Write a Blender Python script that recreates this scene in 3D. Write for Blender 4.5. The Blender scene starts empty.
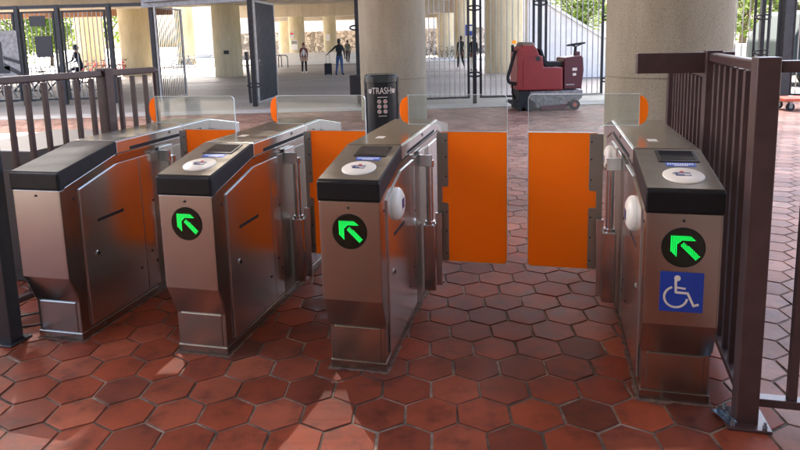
import bpy, math, random
from math import sin, cos, pi, radians as R
from mathutils import Vector, Matrix
random.seed(7)
S = bpy.context.scene
COL = S.collection

# ------------------------------------------------------------------ materials
def newmat(name):
    m = bpy.data.materials.new(name); m.use_nodes = True
    nt = m.node_tree; b = nt.nodes['Principled BSDF']
    return m, nt, b
def N(nt, t, **kw):
    n = nt.nodes.new(t)
    for k, v in kw.items():
        if k in n.inputs.keys(): n.inputs[k].default_value = v
        else: setattr(n, k, v)
    return n
def ramp(nt, stops):
    n = nt.nodes.new('ShaderNodeValToRGB'); cr = n.color_ramp
    while len(cr.elements) < len(stops): cr.elements.new(0.5)
    for e, (p, c) in zip(cr.elements, stops):
        e.position = p; e.color = (c[0], c[1], c[2], 1)
    return n
def tex(nt, scale, detail=4, stretch=None, rough=.6):
    tc = nt.nodes.new('ShaderNodeTexCoord'); mp = nt.nodes.new('ShaderNodeMapping')
    if stretch: mp.inputs['Scale'].default_value = stretch
    oi = nt.nodes.new('ShaderNodeObjectInfo'); av = nt.nodes.new('ShaderNodeVectorMath'); av.operation = 'ADD'
    nt.links.new(tc.outputs['Object'], av.inputs[0]); nt.links.new(oi.outputs['Location'], av.inputs[1])
    nt.links.new(av.outputs[0], mp.inputs['Vector'])
    n = N(nt, 'ShaderNodeTexNoise', Scale=scale, Detail=detail, Roughness=rough)
    nt.links.new(mp.outputs[0], n.inputs['Vector'])
    return n
def mixc(nt, a, b, fac, mode='MIX'):
    n = nt.nodes.new('ShaderNodeMix'); n.data_type = 'RGBA'; n.blend_type = mode
    for s, v in ((6, a), (7, b)):
        if hasattr(v, 'links') or hasattr(v, 'is_linked'): nt.links.new(v, n.inputs[s])
        else: n.inputs[s].default_value = (*v, 1)
    if isinstance(fac, (int, float)): n.inputs[0].default_value = fac
    else: nt.links.new(fac, n.inputs[0])
    return n.outputs[2]
def bump(nt, b, src, strength, dist=.01):
    n = N(nt, 'ShaderNodeBump', Strength=strength, Distance=dist)
    nt.links.new(src, n.inputs['Height']); nt.links.new(n.outputs[0], b.inputs['Normal'])
def plain(name, c, rough=.5, metal=0, var=.15, scale=6, bmp=0, emit=None, es=1, spec=None, stretch=None, coat=0):
    m, nt, b = newmat(name)
    t = tex(nt, scale, 5, stretch)
    r = ramp(nt, [(.3, [x*(1-var) for x in c]), (.7, [min(1, x*(1+var)) for x in c])])
    nt.links.new(t.outputs[0], r.inputs[0]); nt.links.new(r.outputs[0], b.inputs['Base Color'])
    b.inputs['Roughness'].default_value = rough; b.inputs['Metallic'].default_value = metal
    if spec is not None: b.inputs['Specular IOR Level'].default_value = spec
    if coat: b.inputs['Coat Weight'].default_value = coat; b.inputs['Coat Roughness'].default_value = .15
    if bmp: bump(nt, b, t.outputs[0], bmp)
    if emit: b.inputs['Emission Color'].default_value = (*emit, 1); b.inputs['Emission Strength'].default_value = es
    return m
def steel_mat(name, c, r0, r1, stretch=(1, 1, 40), bstr=.05, aniso=0):
    m, nt, b = newmat(name)
    t = tex(nt, 14, 4, stretch); t2 = tex(nt, 3.2, 5)
    r = ramp(nt, [(.25, [x*.94 for x in c]), (.75, c)]); nt.links.new(t2.outputs[0], r.inputs[0])
    nt.links.new(r.outputs[0], b.inputs['Base Color'])
    mr = N(nt, 'ShaderNodeMapRange'); mr.inputs[3].default_value = r0; mr.inputs[4].default_value = r1
    t3 = tex(nt, 2.2, 2, (1, 1, .5), .4); nt.links.new(t3.outputs[0], mr.inputs[0]); nt.links.new(mr.outputs[0], b.inputs['Roughness'])
    b.inputs['Metallic'].default_value = 1
    if aniso:
        b.inputs['Anisotropic'].default_value = aniso; b.inputs['Anisotropic Rotation'].default_value = .25
        tg = nt.nodes.new('ShaderNodeTangent'); tg.direction_type = 'RADIAL'; tg.axis = 'Z'; nt.links.new(tg.outputs[0], b.inputs['Tangent'])
    tw = tex(nt, 1.7, 2, (1, 1, 1), .4)
    n2 = N(nt, 'ShaderNodeBump', Strength=.15, Distance=.02); nt.links.new(tw.outputs[0], n2.inputs['Height'])
    n1 = N(nt, 'ShaderNodeBump', Strength=bstr, Distance=.002); nt.links.new(t.outputs[0], n1.inputs['Height'])
    nt.links.new(n2.outputs[0], n1.inputs['Normal']); nt.links.new(n1.outputs[0], b.inputs['Normal'])
    return m
def concrete_mat(name, ca, cb, dark=.55, scale=1.0):
    m, nt, b = newmat(name)
    big = tex(nt, .9*scale, 6, (1, 1, .45)); fine = tex(nt, 60*scale, 3, None, .7); mid = tex(nt, 5*scale, 6, (1, 1, .22))
    r = ramp(nt, [(.3, ca), (.68, cb)]); nt.links.new(big.outputs[0], r.inputs[0])
    sp = ramp(nt, [(.34, (dark,)*3), (.48, (1, 1, 1)), (.62, (1.08,)*3)]); nt.links.new(fine.outputs[0], sp.inputs[0])
    c1 = mixc(nt, r.outputs[0], sp.outputs[0], 1.0, 'MULTIPLY')
    st = ramp(nt, [(.3, (.82, .8, .77)), (.6, (1, 1, 1))]); nt.links.new(mid.outputs[0], st.inputs[0])
    c2 = mixc(nt, c1, st.outputs[0], .8, 'MULTIPLY')
    nt.links.new(c2, b.inputs['Base Color']); b.inputs['Roughness'].default_value = .85
    bump(nt, b, fine.outputs[0], .35, .01)
    return m
M = {}
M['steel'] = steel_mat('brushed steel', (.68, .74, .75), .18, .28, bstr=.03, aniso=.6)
M['steel_f'] = steel_mat('brushed steel front dimmed', (.41, .405, .375), .16, .27, bstr=.03, aniso=.6)  # darker copy of the steel: dim front reflections put into the colour
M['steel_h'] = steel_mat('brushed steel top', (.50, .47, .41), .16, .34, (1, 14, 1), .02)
M['steel_b'] = steel_mat('polished steel post', (.62, .61, .60), .08, .2)
M['brackets'] = steel_mat('dull hinge plate', (.36, .34, .29), .38, .55)
M['cap'] = plain('dark plastic cap', (.018, .016, .015), .6, 0, .2, 30, .05, spec=.3)
M['capslope'] = plain('bronze grey cap plate', (.19, .165, .125), .28, .5, .12, 12, .02)
M['band'] = plain('black bezel band', (.007, .0075, .008), .45, 0, .2, 20, spec=.25)
M['seam'] = plain('black seam gap', (.008, .008, .008), .8)
M['bolt'] = plain('dark bolt', (.03, .03, .03), .5, .5)
M['orange'] = plain('orange barrier film', (.97, .31, .012), .34, 0, .05, 3, .03)
def _tr(m, c, f):
    nt = m.node_tree; b = nt.nodes['Principled BSDF']; o = nt.nodes['Material Output']
    t = N(nt, 'ShaderNodeBsdfTranslucent'); t.inputs[0].default_value = (*c, 1); x = nt.nodes.new('ShaderNodeMixShader'); x.inputs[0].default_value = f
    nt.links.new(b.outputs[0], x.inputs[1]); nt.links.new(t.outputs[0], x.inputs[2]); nt.links.new(x.outputs[0], o.inputs[0])
_tr(M['orange'], (1, .36, .014), .56)
M['led'] = plain('green led', (.0, .3, .05), .4, emit=(.0, 1, .10), es=.26)
M['ledbase'] = plain('dim green led base', (.0, .12, .03), .4, emit=(.0, .5, .04), es=.006)
M['ledglass'] = plain('black display glass', (.004, .012, .006), .12)
M['target'] = plain('cream reader disc', (.72, .66, .54), .35, 0, .04)
M['black'] = plain('black metal', (.018, .019, .021), .45, 0, .25, 12)
M['ink'] = plain('dark blue ink', (.03, .04, .12), .4)
M['red_ink'] = plain('red ink', (.6, .05, .04), .5)
M['blue'] = plain('blue sign', (.008, .045, .30), .35, 0, .08)
M['stickerblue'] = plain('blue sticker', (.03, .10, .42), .3)
M['white'] = plain('white paint', (.78, .77, .74), .4, 0, .04)
M['screen'] = plain('dark screen', (.02, .022, .025), .06, 0, .3, 60)
M['screen_frame'] = plain('screen frame', (.008, .008, .008), .3)
M['maroon'] = plain('dark bronze brown paint', (.052, .026, .023), .36, 0, .2, 9, .03, coat=.15)
M['maroon_dark'] = plain('near black railing paint', (.022, .021, .022), .4, 0, .25, 9, .03)
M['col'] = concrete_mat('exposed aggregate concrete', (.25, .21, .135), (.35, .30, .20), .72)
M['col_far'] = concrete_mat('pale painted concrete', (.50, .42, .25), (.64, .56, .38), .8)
M['girder'] = concrete_mat('girder concrete', (.42, .36, .27), (.58, .51, .40), .8, .5)
M['rust'] = plain('rust brown girder', (.28, .14, .07), .7, 0, .4, 1.5)
M['backwall'] = plain('brown wall', (.075, .062, .05), .8, 0, .2, 1)
M['deck'] = plain('deck underside', (.48, .44, .37), .9, 0, .2, .5)
M['roof'] = plain('station roof underside', (.42, .38, .33), .9, 0, .1, .4)
M['fence'] = plain('grey fence steel', (.20, .20, .20), .5, .3, .2, 8)
M['fence_light'] = plain('galvanised picket', (.36, .35, .33), .45, .4, .2, 8)
M['fence_dark'] = plain('dark fence steel', (.025, .027, .03), .5, .2, .3, 8)
M['kraft'] = plain('pale wall render', (.62, .55, .44), .9, 0, .1, 2)
M['whitewall'] = plain('white concrete parapet', (.90, .87, .80), .8, 0, .06, 3)
M['skin'] = plain('skin', (.45, .27, .18), .6)
M['skin_dark'] = plain('dark skin', (.12, .06, .04), .6)
M['hair'] = plain('dark hair', (.012, .010, .009), .6)
M['hair_red'] = plain('auburn hair', (.20, .05, .03), .6)
M['navy'] = plain('navy cloth', (.015, .022, .035), .8)
M['jeans'] = plain('blue jeans', (.035, .075, .18), .85)
M['blackcloth'] = plain('black cloth', (.012, .012, .014), .85)
M['maroon_cloth'] = plain('maroon cloth', (.18, .035, .04), .85)
M['grey_cloth'] = plain('grey green cloth', (.12, .13, .10), .85)
M['white_cloth'] = plain('white cloth', (.7, .7, .68), .85)
M['scrub_red'] = plain('dark red machine paint', (.24, .015, .018), .38, 0, .12, 5, coat=.2)
M['scrub_red2'] = plain('deep maroon machine plastic', (.09, .016, .022), .42, 0, .12, 5)
M['rubber'] = plain('black rubber', (.015, .015, .015), .8)
M['silver'] = plain('scuffed alloy', (.22, .22, .22), .4, .5, .45, 14, .1)
M['amber'] = plain('amber beacon', (.9, .30, .01), .25, emit=(1, .35, .02), es=.04)
M['bin'] = plain('dark green black bin', (.012, .018, .018), .3, 0, .2, 6)
M['binlid'] = plain('bin rim', (.03, .045, .042), .25, 0, .2, 6)
M['cream'] = plain('cream lettering', (.75, .70, .60), .5)
M['foil'] = plain('foil wrapper', (.12, .17, .24), .22, .8, .8, 60, .4)
M['bark'] = plain('bark', (.10, .075, .05), .9, 0, .3, 8, .3)
M['redbike'] = plain('red bike paint', (.75, .06, .10), .4)
M['bikeblack'] = plain('bike black', (.02, .02, .025), .5)
M['bikeblue'] = plain('bike blue grey', (.12, .2, .35), .5)
M['van'] = plain('dark green vehicle paint', (.008, .02, .02), .85, 0, .1, 3)
M['vanglass'] = plain('vehicle glass', (.01, .015, .015), .08)
M['dolly'] = plain('orange red steel', (.50, .09, .04), .5)
M['tarp'] = plain('dark grey kiosk', (.035, .033, .031), .5, 0, .1, 6)
M['postergrey'] = plain('grey poster ground', (.28, .27, .25), .5, 0, .5, 9)
M['lampwhite'] = plain('lamp face', (.9, .9, .85), .4, emit=(1, .95, .85), es=.8)
M['brick'] = plain('pale building wall', (.66, .60, .50), .9, 0, .12, .8)

def leafmat(name, a, b_):
    m, nt, b = newmat(name)
    at = N(nt, 'ShaderNodeAttribute', attribute_name='tone')
    r = ramp(nt, [(0, a), (1, b_)]); nt.links.new(at.outputs['Fac'], r.inputs[0])
    nt.links.new(r.outputs[0], b.inputs['Base Color']); b.inputs['Roughness'].default_value = .6
    tr = N(nt, 'ShaderNodeBsdfTranslucent'); nt.links.new(r.outputs[0], tr.inputs[0])
    mx = nt.nodes.new('ShaderNodeMixShader'); mx.inputs[0].default_value = .6
    out = nt.nodes['Material Output']
    nt.links.new(b.outputs[0], mx.inputs[1]); nt.links.new(tr.outputs[0], mx.inputs[2]); nt.links.new(mx.outputs[0], out.inputs[0])
    return m
M['leaf'] = leafmat('leaves', (.07, .14, .02), (.24, .34, .05))

def glassmat():
    m = bpy.data.materials.new('clear barrier glass'); m.use_nodes = True
    nt = m.node_tree; nt.nodes.clear()
    o = nt.nodes.new('ShaderNodeOutputMaterial'); mx = nt.nodes.new('ShaderNodeMixShader')
    t = nt.nodes.new('ShaderNodeBsdfTransparent'); t.inputs[0].default_value = (.90, .93, .91, 1)
    g = nt.nodes.new('ShaderNodeBsdfGlossy'); g.inputs['Roughness'].default_value = .03; g.inputs[0].default_value = (.9, .9, .9, 1)
    f = nt.nodes.new('ShaderNodeFresnel'); f.inputs[0].default_value = 1.45
    nt.links.new(f.outputs[0], mx.inputs[0]); nt.links.new(t.outputs[0], mx.inputs[1]); nt.links.new(g.outputs[0], mx.inputs[2])
    df = nt.nodes.new('ShaderNodeBsdfDiffuse'); tl = nt.nodes.new('ShaderNodeBsdfTranslucent'); ad = nt.nodes.new('ShaderNodeMixShader'); m2 = nt.nodes.new('ShaderNodeMixShader')
    nt.links.new(df.outputs[0], ad.inputs[1]); nt.links.new(tl.outputs[0], ad.inputs[2]); sm = tex(nt, 6, 6, (1, 1, 2.5), .7)
    mr = N(nt, 'ShaderNodeMapRange'); mr.inputs[1].default_value = .4; mr.inputs[2].default_value = .75; mr.inputs[3].default_value = .02; mr.inputs[4].default_value = .09
    nt.links.new(sm.outputs[0], mr.inputs[0]); nt.links.new(mr.outputs[0], m2.inputs[0]); nt.links.new(mx.outputs[0], m2.inputs[1]); nt.links.new(ad.outputs[0], m2.inputs[2]); nt.links.new(m2.outputs[0], o.inputs[0])
    return m
M['glass'] = glassmat()
M['glassedge'] = plain('glass edge', (.62, .68, .64), .2, 0, .03)

def tile_mat():
    m, nt, b = newmat('hexagonal quarry tile')
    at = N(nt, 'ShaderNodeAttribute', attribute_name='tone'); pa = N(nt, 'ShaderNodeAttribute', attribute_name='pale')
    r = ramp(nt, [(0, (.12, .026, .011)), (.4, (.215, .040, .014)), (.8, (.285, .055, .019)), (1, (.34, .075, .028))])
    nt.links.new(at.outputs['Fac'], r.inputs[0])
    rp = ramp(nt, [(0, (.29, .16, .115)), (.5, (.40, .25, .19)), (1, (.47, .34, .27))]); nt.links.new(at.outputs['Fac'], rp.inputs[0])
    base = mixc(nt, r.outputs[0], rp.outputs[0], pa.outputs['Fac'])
    n1 = tex(nt, 7, 6, None, .7); n2 = tex(nt, 1.1, 5, None, .6); n3 = tex(nt, 60, 3)
    d = ramp(nt, [(.30, (.30, .28, .28)), (.50, (.9, .9, .9)), (.7, (1.1, 1.08, 1.05))]); nt.links.new(n1.outputs[0], d.inputs[0])
    c = mixc(nt, base, d.outputs[0], .85, 'MULTIPLY')
    d2 = ramp(nt, [(.33, (.42, .38, .38)), (.6, (1.08, 1.06, 1.04))]); nt.links.new(n2.outputs[0], d2.inputs[0])
    c = mixc(nt, c, d2.outputs[0], .7, 'MULTIPLY')
    d3 = ramp(nt, [(.64, (0, 0, 0)), (.74, (1, 1, 1))]); nt.links.new(n3.outputs[0], d3.inputs[0])
    c = mixc(nt, c, (.34, .24, .19), d3.outputs[0]) if False else c
    nt.links.new(c, b.inputs['Base Color'])
    rr = N(nt, 'ShaderNodeMapRange'); rr.inputs[3].default_value = .40; rr.inputs[4].default_value = .78
    nt.links.new(n1.outputs[0], rr.inputs[0]); nt.links.new(rr.outputs[0], b.inputs['Roughness'])
    b.inputs['Specular IOR Level'].default_value = .27
    bump(nt, b, n1.outputs[0], .22, .006)
    return m
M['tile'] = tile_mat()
M['mortar'] = plain('broken mortar', (.13, .075, .05), .95, 0, .55, 26, .6)
def grout_mat():
    m, nt, b = newmat('sanded grout')
    n1 = tex(nt, 3, 6, None, .7); n2 = tex(nt, 90, 3)
    r = ramp(nt, [(.34, (.04, .03, .022)), (.48, (.12, .092, .066)), (.62, (.30, .235, .175))]); nt.links.new(n1.outputs[0], r.inputs[0])
    nt.links.new(r.outputs[0], b.inputs['Base Color']); b.inputs['Roughness'].default_value = .95
    bump(nt, b, n2.outputs[0], .6, .004)
    return m
M['grout'] = grout_mat()
def asphalt():
    m, nt, b = newmat('plaza paving')
    n1 = tex(nt, .16, 6, (.35, 1.6, 1), .65); n2 = tex(nt, 5, 5)
    r = ramp(nt, [(.3, (.22, .195, .16)), (.5, (.30, .265, .22)), (.7, (.38, .345, .29))]); nt.links.new(n1.outputs[0], r.inputs[0])
    d = ramp(nt, [(.3, (.8, .8, .8)), (.7, (1.1, 1.1, 1.1))]); nt.links.new(n2.outputs[0], d.inputs[0])
    c = mixc(nt, r.outputs[0], d.outputs[0], .8, 'MULTIPLY')
    nt.links.new(c, b.inputs['Base Color']); b.inputs['Roughness'].default_value = .6
    return m
M['asphalt'] = asphalt()
def stone_mat():
    m, nt, b = newmat('rubble stone wall')
    tc = nt.nodes.new('ShaderNodeTexCoord'); v = N(nt, 'ShaderNodeTexVoronoi', Scale=2.6, feature='DISTANCE_TO_EDGE')
    v2 = N(nt, 'ShaderNodeTexVoronoi', Scale=2.6)
    nt.links.new(tc.outputs['Object'], v.inputs['Vector']); nt.links.new(tc.outputs['Object'], v2.inputs['Vector'])
    r = ramp(nt, [(.0, (.09, .08, .07)), (.07, (.5, .46, .40))]); nt.links.new(v.outputs['Distance'], r.inputs[0])
    sep = N(nt, 'ShaderNodeSeparateColor'); nt.links.new(v2.outputs['Color'], sep.inputs[0])
    d = ramp(nt, [(0, (.35, .33, .30)), (.5, (.8, .78, .74)), (1, (1.2, 1.15, 1.1))]); nt.links.new(sep.outputs[0], d.inputs[0])
    c = mixc(nt, r.outputs[0], d.outputs[0], 1, 'MULTIPLY'); nt.links.new(c, b.inputs['Base Color']); b.inputs['Roughness'].default_value = .9
    return m
M['stone'] = stone_mat()

# ------------------------------------------------------------------ mesh builder
class MB:
    def __init__(s): s.v = []; s.f = []; s.mi = []; s.sm = []
    def add(s, vs, fs, mi=0, sm=False, mat=None):
        o = len(s.v)
        for p in vs:
            p = Vector(p)
            if mat is not None: p = mat @ p
            s.v.append(p[:])
        for f in fs: s.f.append([i+o for i in f]); s.mi.append(mi); s.sm.append(sm)
        return s
    def box(s, c, d, mi=0, rz=0, mat=None):
        x, y, z = d[0]/2, d[1]/2, d[2]/2
        vs = [Vector((a*x, b*y, e*z)) for a in (-1, 1) for b in (-1, 1) for e in (-1, 1)]
        m = Matrix.Translation(c) @ Matrix.Rotation(rz, 4, 'Z')
        vs = [m @ p for p in vs]
        return s.add(vs, [(0, 1, 3, 2), (4, 6, 7, 5), (0, 4, 5, 1), (2, 3, 7, 6), (0, 2, 6, 4), (1, 5, 7, 3)], mi, False, mat)
    def b2(s, lo, hi, mi=0, mat=None):
        return s.box([(a+b)/2 for a, b in zip(lo, hi)], [abs(b-a) for a, b in zip(lo, hi)], mi, 0, mat)
    def prism(s, poly, axis, a, b, mi=0, mat=None, sm=False):
        # poly 2-D points: axis 'x': (y,z), 'y': (x,z), 'z': (x,y)
        def P(p, t):
            return {'x': (t, p[0], p[1]), 'y': (p[0], t, p[1]), 'z': (p[0], p[1], t)}[axis]
        n = len(poly)
        vs = [P(p, a) for p in poly]+[P(p, b) for p in poly]
        fs = [tuple(range(n)), tuple(range(2*n-1, n-1, -1))]+[(i, i+n, (i+1) % n+n, (i+1) % n) for i in range(n)]
        return s.add(vs, fs, mi, sm, mat)
    def tube(s, p0, p1, r0, r1=None, n=16, mi=0, caps=True, mat=None):
        r1 = r0 if r1 is None else r1
        p0, p1 = Vector(p0), Vector(p1); d = (p1-p0).normalized()
        q = d.to_track_quat('Z', 'Y')
        vs = []
        for p, r in ((p0, r0), (p1, r1)):
            for i in range(n):
                a = 2*pi*i/n; vs.append(p+q @ Vector((cos(a)*r, sin(a)*r, 0)))
        fs = [(i, (i+1) % n, (i+1) % n+n, i+n) for i in range(n)]
        s.add(vs, fs, mi, True, mat)
        if caps: s.add(vs, [tuple(range(n-1, -1, -1)), tuple(range(n, 2*n))], mi, False, mat)
        return s
    def path(s, pts, r, n=8, mi=0, closed=False, mat=None):
        L = len(pts)
        for i in range(L if closed else L-1): s.tube(pts[i], pts[(i+1) % L], r, r, n, mi, True, mat)
        return s
    def lathe(s, prof, c=(0, 0, 0), n=24, mi=0, sx=1, sy=1, mat=None):
        vs = []
        for r, z in prof:
            for i in range(n):
                a = 2*pi*i/n; vs.append((c[0]+cos(a)*r*sx, c[1]+sin(a)*r*sy, c[2]+z))
        fs = []
        for k in range(len(prof)-1):
            for i in range(n): fs.append((k*n+i, k*n+(i+1) % n, (k+1)*n+(i+1) % n, (k+1)*n+i))
        s.add(vs, fs, mi, True, mat)
        s.add(vs, [tuple(range(n-1, -1, -1)), tuple(range((len(prof)-1)*n, len(prof)*n))], mi, False, mat)
        return s
    def ball(s, c, r, mi=0, n=12, sc=(1, 1, 1), mat=None):
        prof = [(max(1e-4, sin(pi*k/n))*r, -cos(pi*k/n)*r*sc[2]) for k in range(n+1)]
        return s.lathe(prof, c, n*2, mi, sc[0], sc[1], mat)
    def build(s, name, mats, parent=None, bevel=0, loc=None, seg=2):
        me = bpy.data.meshes.new(name); me.from_pydata(s.v, [], s.f); me.update()
        if not isinstance(mats, (list, tuple)): mats = [mats]
        for m in mats: me.materials.append(M[m] if isinstance(m, str) else m)
        me.polygons.foreach_set('material_index', s.mi); me.polygons.foreach_set('use_smooth', s.sm)
        o = bpy.data.objects.new(name, me); COL.objects.link(o)
        if parent: o.parent = parent
        if loc: o.location = loc
        if bevel:
            b = o.modifiers.new('bevel', 'BEVEL'); b.width = bevel; b.segments = seg; b.limit_method = 'ANGLE'; b.angle_limit = R(25)
        return o
def tag(o, label=None, cat=None, group=None, kind=None):
    for k, v in (('label', label), ('category', cat), ('group', group), ('kind', kind)):
        if v: o[k] = v
    return o
def empty(name, loc, rz=0, label=None, cat=None, group=None):
    o = bpy.data.objects.new(name, None); COL.objects.link(o); o.location = loc; o.rotation_euler = (0, 0, rz)
    o.empty_display_size = .1
    return tag(o, label, cat, group)
def copy_tree(o, parent=None):
    c = o.copy(); COL.objects.link(c); c.parent = parent
    for ch in o.children: copy_tree(ch, c)
    return c

# ------------------------------------------------------------------ camera (fitted to the tile grid and the verticals)
F, CX, CY, H = 627.86, 396.54, 136.9, 1.6
PITCH, ROLL = R(8.76), R(-1.53)
fw = Vector((0, cos(PITCH), -sin(PITCH))); up0 = Vector((0, sin(PITCH), cos(PITCH))); rt0 = Vector((1, 0, 0))
rt = cos(ROLL)*rt0+sin(ROLL)*up0; up = -sin(ROLL)*rt0+cos(ROLL)*up0
cam = bpy.data.cameras.new('camera'); co = bpy.data.objects.new('camera', cam); COL.objects.link(co)
mw = Matrix.Identity(4)
for i in range(3):
    mw[i][0] = rt[i]; mw[i][1] = up[i]; mw[i][2] = -fw[i]
mw[0][3], mw[1][3], mw[2][3] = 0, 0, H
co.matrix_world = mw
cam.sensor_fit = 'HORIZONTAL'; cam.sensor_width = 36; cam.lens = 36*F/800
cam.shift_x = (400-CX)/800; cam.shift_y = -(225-CY)/800
cam.clip_start = .05; cam.clip_end = 1500
S.camera = co
def gp(px, Y):           # world X of a picture column at depth Y (measuring aid used while laying things out)
    d = fw+(px-CX)/F*rt-(60-CY)/F*up
    return d.x*Y/d.y

# ------------------------------------------------------------------ light
w = bpy.data.worlds.new('World'); S.world = w; w.use_nodes = True
nt = w.node_tree; bg = nt.nodes['Background']
sky = nt.nodes.new('ShaderNodeTexSky'); sky.sky_type = 'NISHITA'; sky.sun_disc = False
SUN_EL, SUN_AZ = R(47), R(-24)      # azimuth measured from +Y towards +X; negative: back-left
sky.sun_elevation = SUN_EL; sky.sun_rotation = SUN_AZ
sky.air_density = .65; sky.dust_density = 6.0; sky.ozone_density = 1.0
nt.links.new(sky.outputs[0], bg.inputs[0]); bg.inputs[1].default_value = .15
sl = bpy.data.lights.new('sun', 'SUN'); sl.energy = 2.2; sl.angle = R(.53); sl.color = (1, .95, .87)
so = bpy.data.objects.new('sun', sl); COL.objects.link(so)
sd = Vector((sin(SUN_AZ)*cos(SUN_EL), cos(SUN_AZ)*cos(SUN_EL), sin(SUN_EL)))
so.rotation_euler = sd.to_track_quat('Z', 'Y').to_euler(); so.location = (0, 0, 30)
S.view_settings.view_transform = 'Standard'; S.view_settings.look = 'None'
S.view_settings.exposure = 3.4; S.view_settings.gamma = 1

# ------------------------------------------------------------------ ground
g = MB(); g.box((0, 300, -.12), (1400, 1400, .2)); tag(g.build('ground', 'asphalt'), kind='structure')
g = MB(); g.box((0, 5.3, -.0135), (60, 18.6, .016)); tag(g.build('floor_bed', 'grout'), kind='structure')
TW = H/7.12; TY = R(2.736)
def hex_floor():
    vs, fs, tone, pale = [], [], [], []
    s3 = TW/math.sqrt(3)
    for r in range(-58, 22):
        for i in range(-75, 72):
            jx = (i+(.5 if r % 2 else 0)-.0039)*TW; jy = (14.026-r*math.sqrt(3)/2)*TW
            x0, y0 = jx-TW/2, jy-s3/2
            X = x0*cos(TY)+y0*sin(TY); Y = -x0*sin(TY)+y0*cos(TY)
            if Y > 14.55 or Y < -3.5: continue
            if abs(X) > 4.5+max(Y, 0)*.78: continue
            near = Y < 6
            jit = .0022; o = len(vs); dz = random.uniform(-.0012, .0012); tx, ty_ = random.uniform(-.006, .006), random.uniform(-.006, .006)
            gap = .0058+random.uniform(-.001, .001); rad = s3-gap*1.155
            if near:
                for ring, (rr, z) in enumerate(((rad, -.0045), (rad-.0008, -.0014), (rad-.0035, 0))):
                    for k in range(6):
                        a = pi/6+k*pi/3-TY
                        random.seed(i*7919+r*104729+k)
                        jx_, jy_ = random.uniform(-jit, jit), random.uniform(-jit, jit)
                        px, py = cos(a)*rr, sin(a)*rr
                        vs.append((X+px+jx_, Y+py+jy_, z+dz*(ring > 0)+(px*tx+py*ty_)*(ring > 0)))
                for q in range(2):
                    for k in range(6): fs.append((o+q*6+k, o+q*6+(k+1) % 6, o+q*6+6+(k+1) % 6, o+q*6+6+k))
                fs.append(tuple(o+12+k for k in range(6))); nf = 13
            else:
                for k in range(6):
                    a = pi/6+k*pi/3-TY; vs.append((X+cos(a)*rad, Y+sin(a)*rad, dz+(cos(a)*tx+sin(a)*ty_)*rad))
                fs.append(tuple(o+k for k in range(6))); nf = 1
            random.seed(i*31337+r*271)
            t = min(1, max(0, random.gauss(.5, .22)))
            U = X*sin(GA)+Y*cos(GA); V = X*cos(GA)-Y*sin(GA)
            p = min(1, max(0, (U-4.4)/5))*.8  # floor glare beyond the gates painted in as a paler tile tone
            if V > .86: p = max(p, .62)  # brighter light right of the railing put into the tile colour
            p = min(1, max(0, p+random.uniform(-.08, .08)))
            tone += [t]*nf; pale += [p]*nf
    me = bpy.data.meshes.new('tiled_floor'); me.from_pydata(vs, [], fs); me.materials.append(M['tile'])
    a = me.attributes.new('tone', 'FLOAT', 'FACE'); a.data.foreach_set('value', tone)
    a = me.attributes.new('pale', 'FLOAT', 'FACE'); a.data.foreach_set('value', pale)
    o = bpy.data.objects.new('tiled_floor', me); COL.objects.link(o); tag(o, kind='structure')
GA = R(13.8)
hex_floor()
random.seed(11)
# concrete strip where the tiles end
g = MB(); g.box((0, 15.0, -.006), (70, .85, .02)); tag(g.build('paving_strip', plain('pale strip', (.40, .38, .34), .7)), kind='structure')
# painted lines and kerb far away
g = MB(); g.box((-4, 27.5, -.0135), (44, .14, .012)); g.box((-3, 31.6, -.0135), (44, .12, .012)); tag(g.build('plaza_marking', plain('worn line', (.36, .34, .31), .8, 0, .4, 3)), kind='structure')
g = MB(); g.box((-6, 47, .03), (60, .3, .14)); tag(g.build('kerb', 'whitewall'), kind='structure')
g = MB(); g.box((-6, 52, -.0115), (64, 8, .016)); tag(g.build('road', plain('pale road', (.32, .31, .30), .8)), kind='structure')

# ------------------------------------------------------------------ fare gates
U0 = 2.755
uv = lambda U, V, z=0: Vector((sin(GA)*U+cos(GA)*V, cos(GA)*U-sin(GA)*V, z))
def pip(x, y, poly):
    c = False; n = len(poly)
    for i in range(n):
        x1, y1 = poly[i]; x2, y2 = poly[(i+1) % n]
        if (y1 > y) != (y2 > y) and x < (x2-x1)*(y-y1)/(y2-y1)+x1: c = not c
    return c
HEAD = [(-.60, .66), (.24, .66), (.60, .40), (-.06, .40), (-.32, .16), (-.32, -.50), (-.60, -.20)]
TAIL = [(-.17, .12), (.02, .31), (.78, -.42), (.59, -.63)]
def ribbon(mb, pts, wd, y0, y1, mi=0):      # flat stroke in the xz plane, thickness in y
    for (ax, az), (bx, bz) in zip(pts, pts[1:]):
        dx, dz = bx-ax, bz-az; L = math.hypot(dx, dz) or 1; nx, nz = -dz/L*wd/2, dx/L*wd/2
        ex, ez = dx/L*wd*.25, dz/L*wd*.25
        mb.prism([(ax-ex+nx, az-ez+nz), (bx+ex+nx, bz+ez+nz), (bx+ex-nx, bz+ez-nz), (ax-ex-nx, az-ez-nz)], 'y', y0, y1, mi)
def disc(mb, x, z, r, y0, y1, mi=0, n=32):
    mb.prism([(x+cos(2*pi*i/n)*r, z+sin(2*pi*i/n)*r) for i in range(n)], 'y', y0, y1, mi)
SL0, SL1 = (-.064, .968), (.40, 1.055)      # slope of the cap (y, z)
slope_ang = math.atan2(SL1[1]-SL0[1], SL1[0]-SL0[0])
slopeM = Matrix.Translation((0, SL0[0], SL0[1])) @ Matrix.Rotation(slope_ang, 4, 'X')   # local x, y along slope, z off the surface
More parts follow.
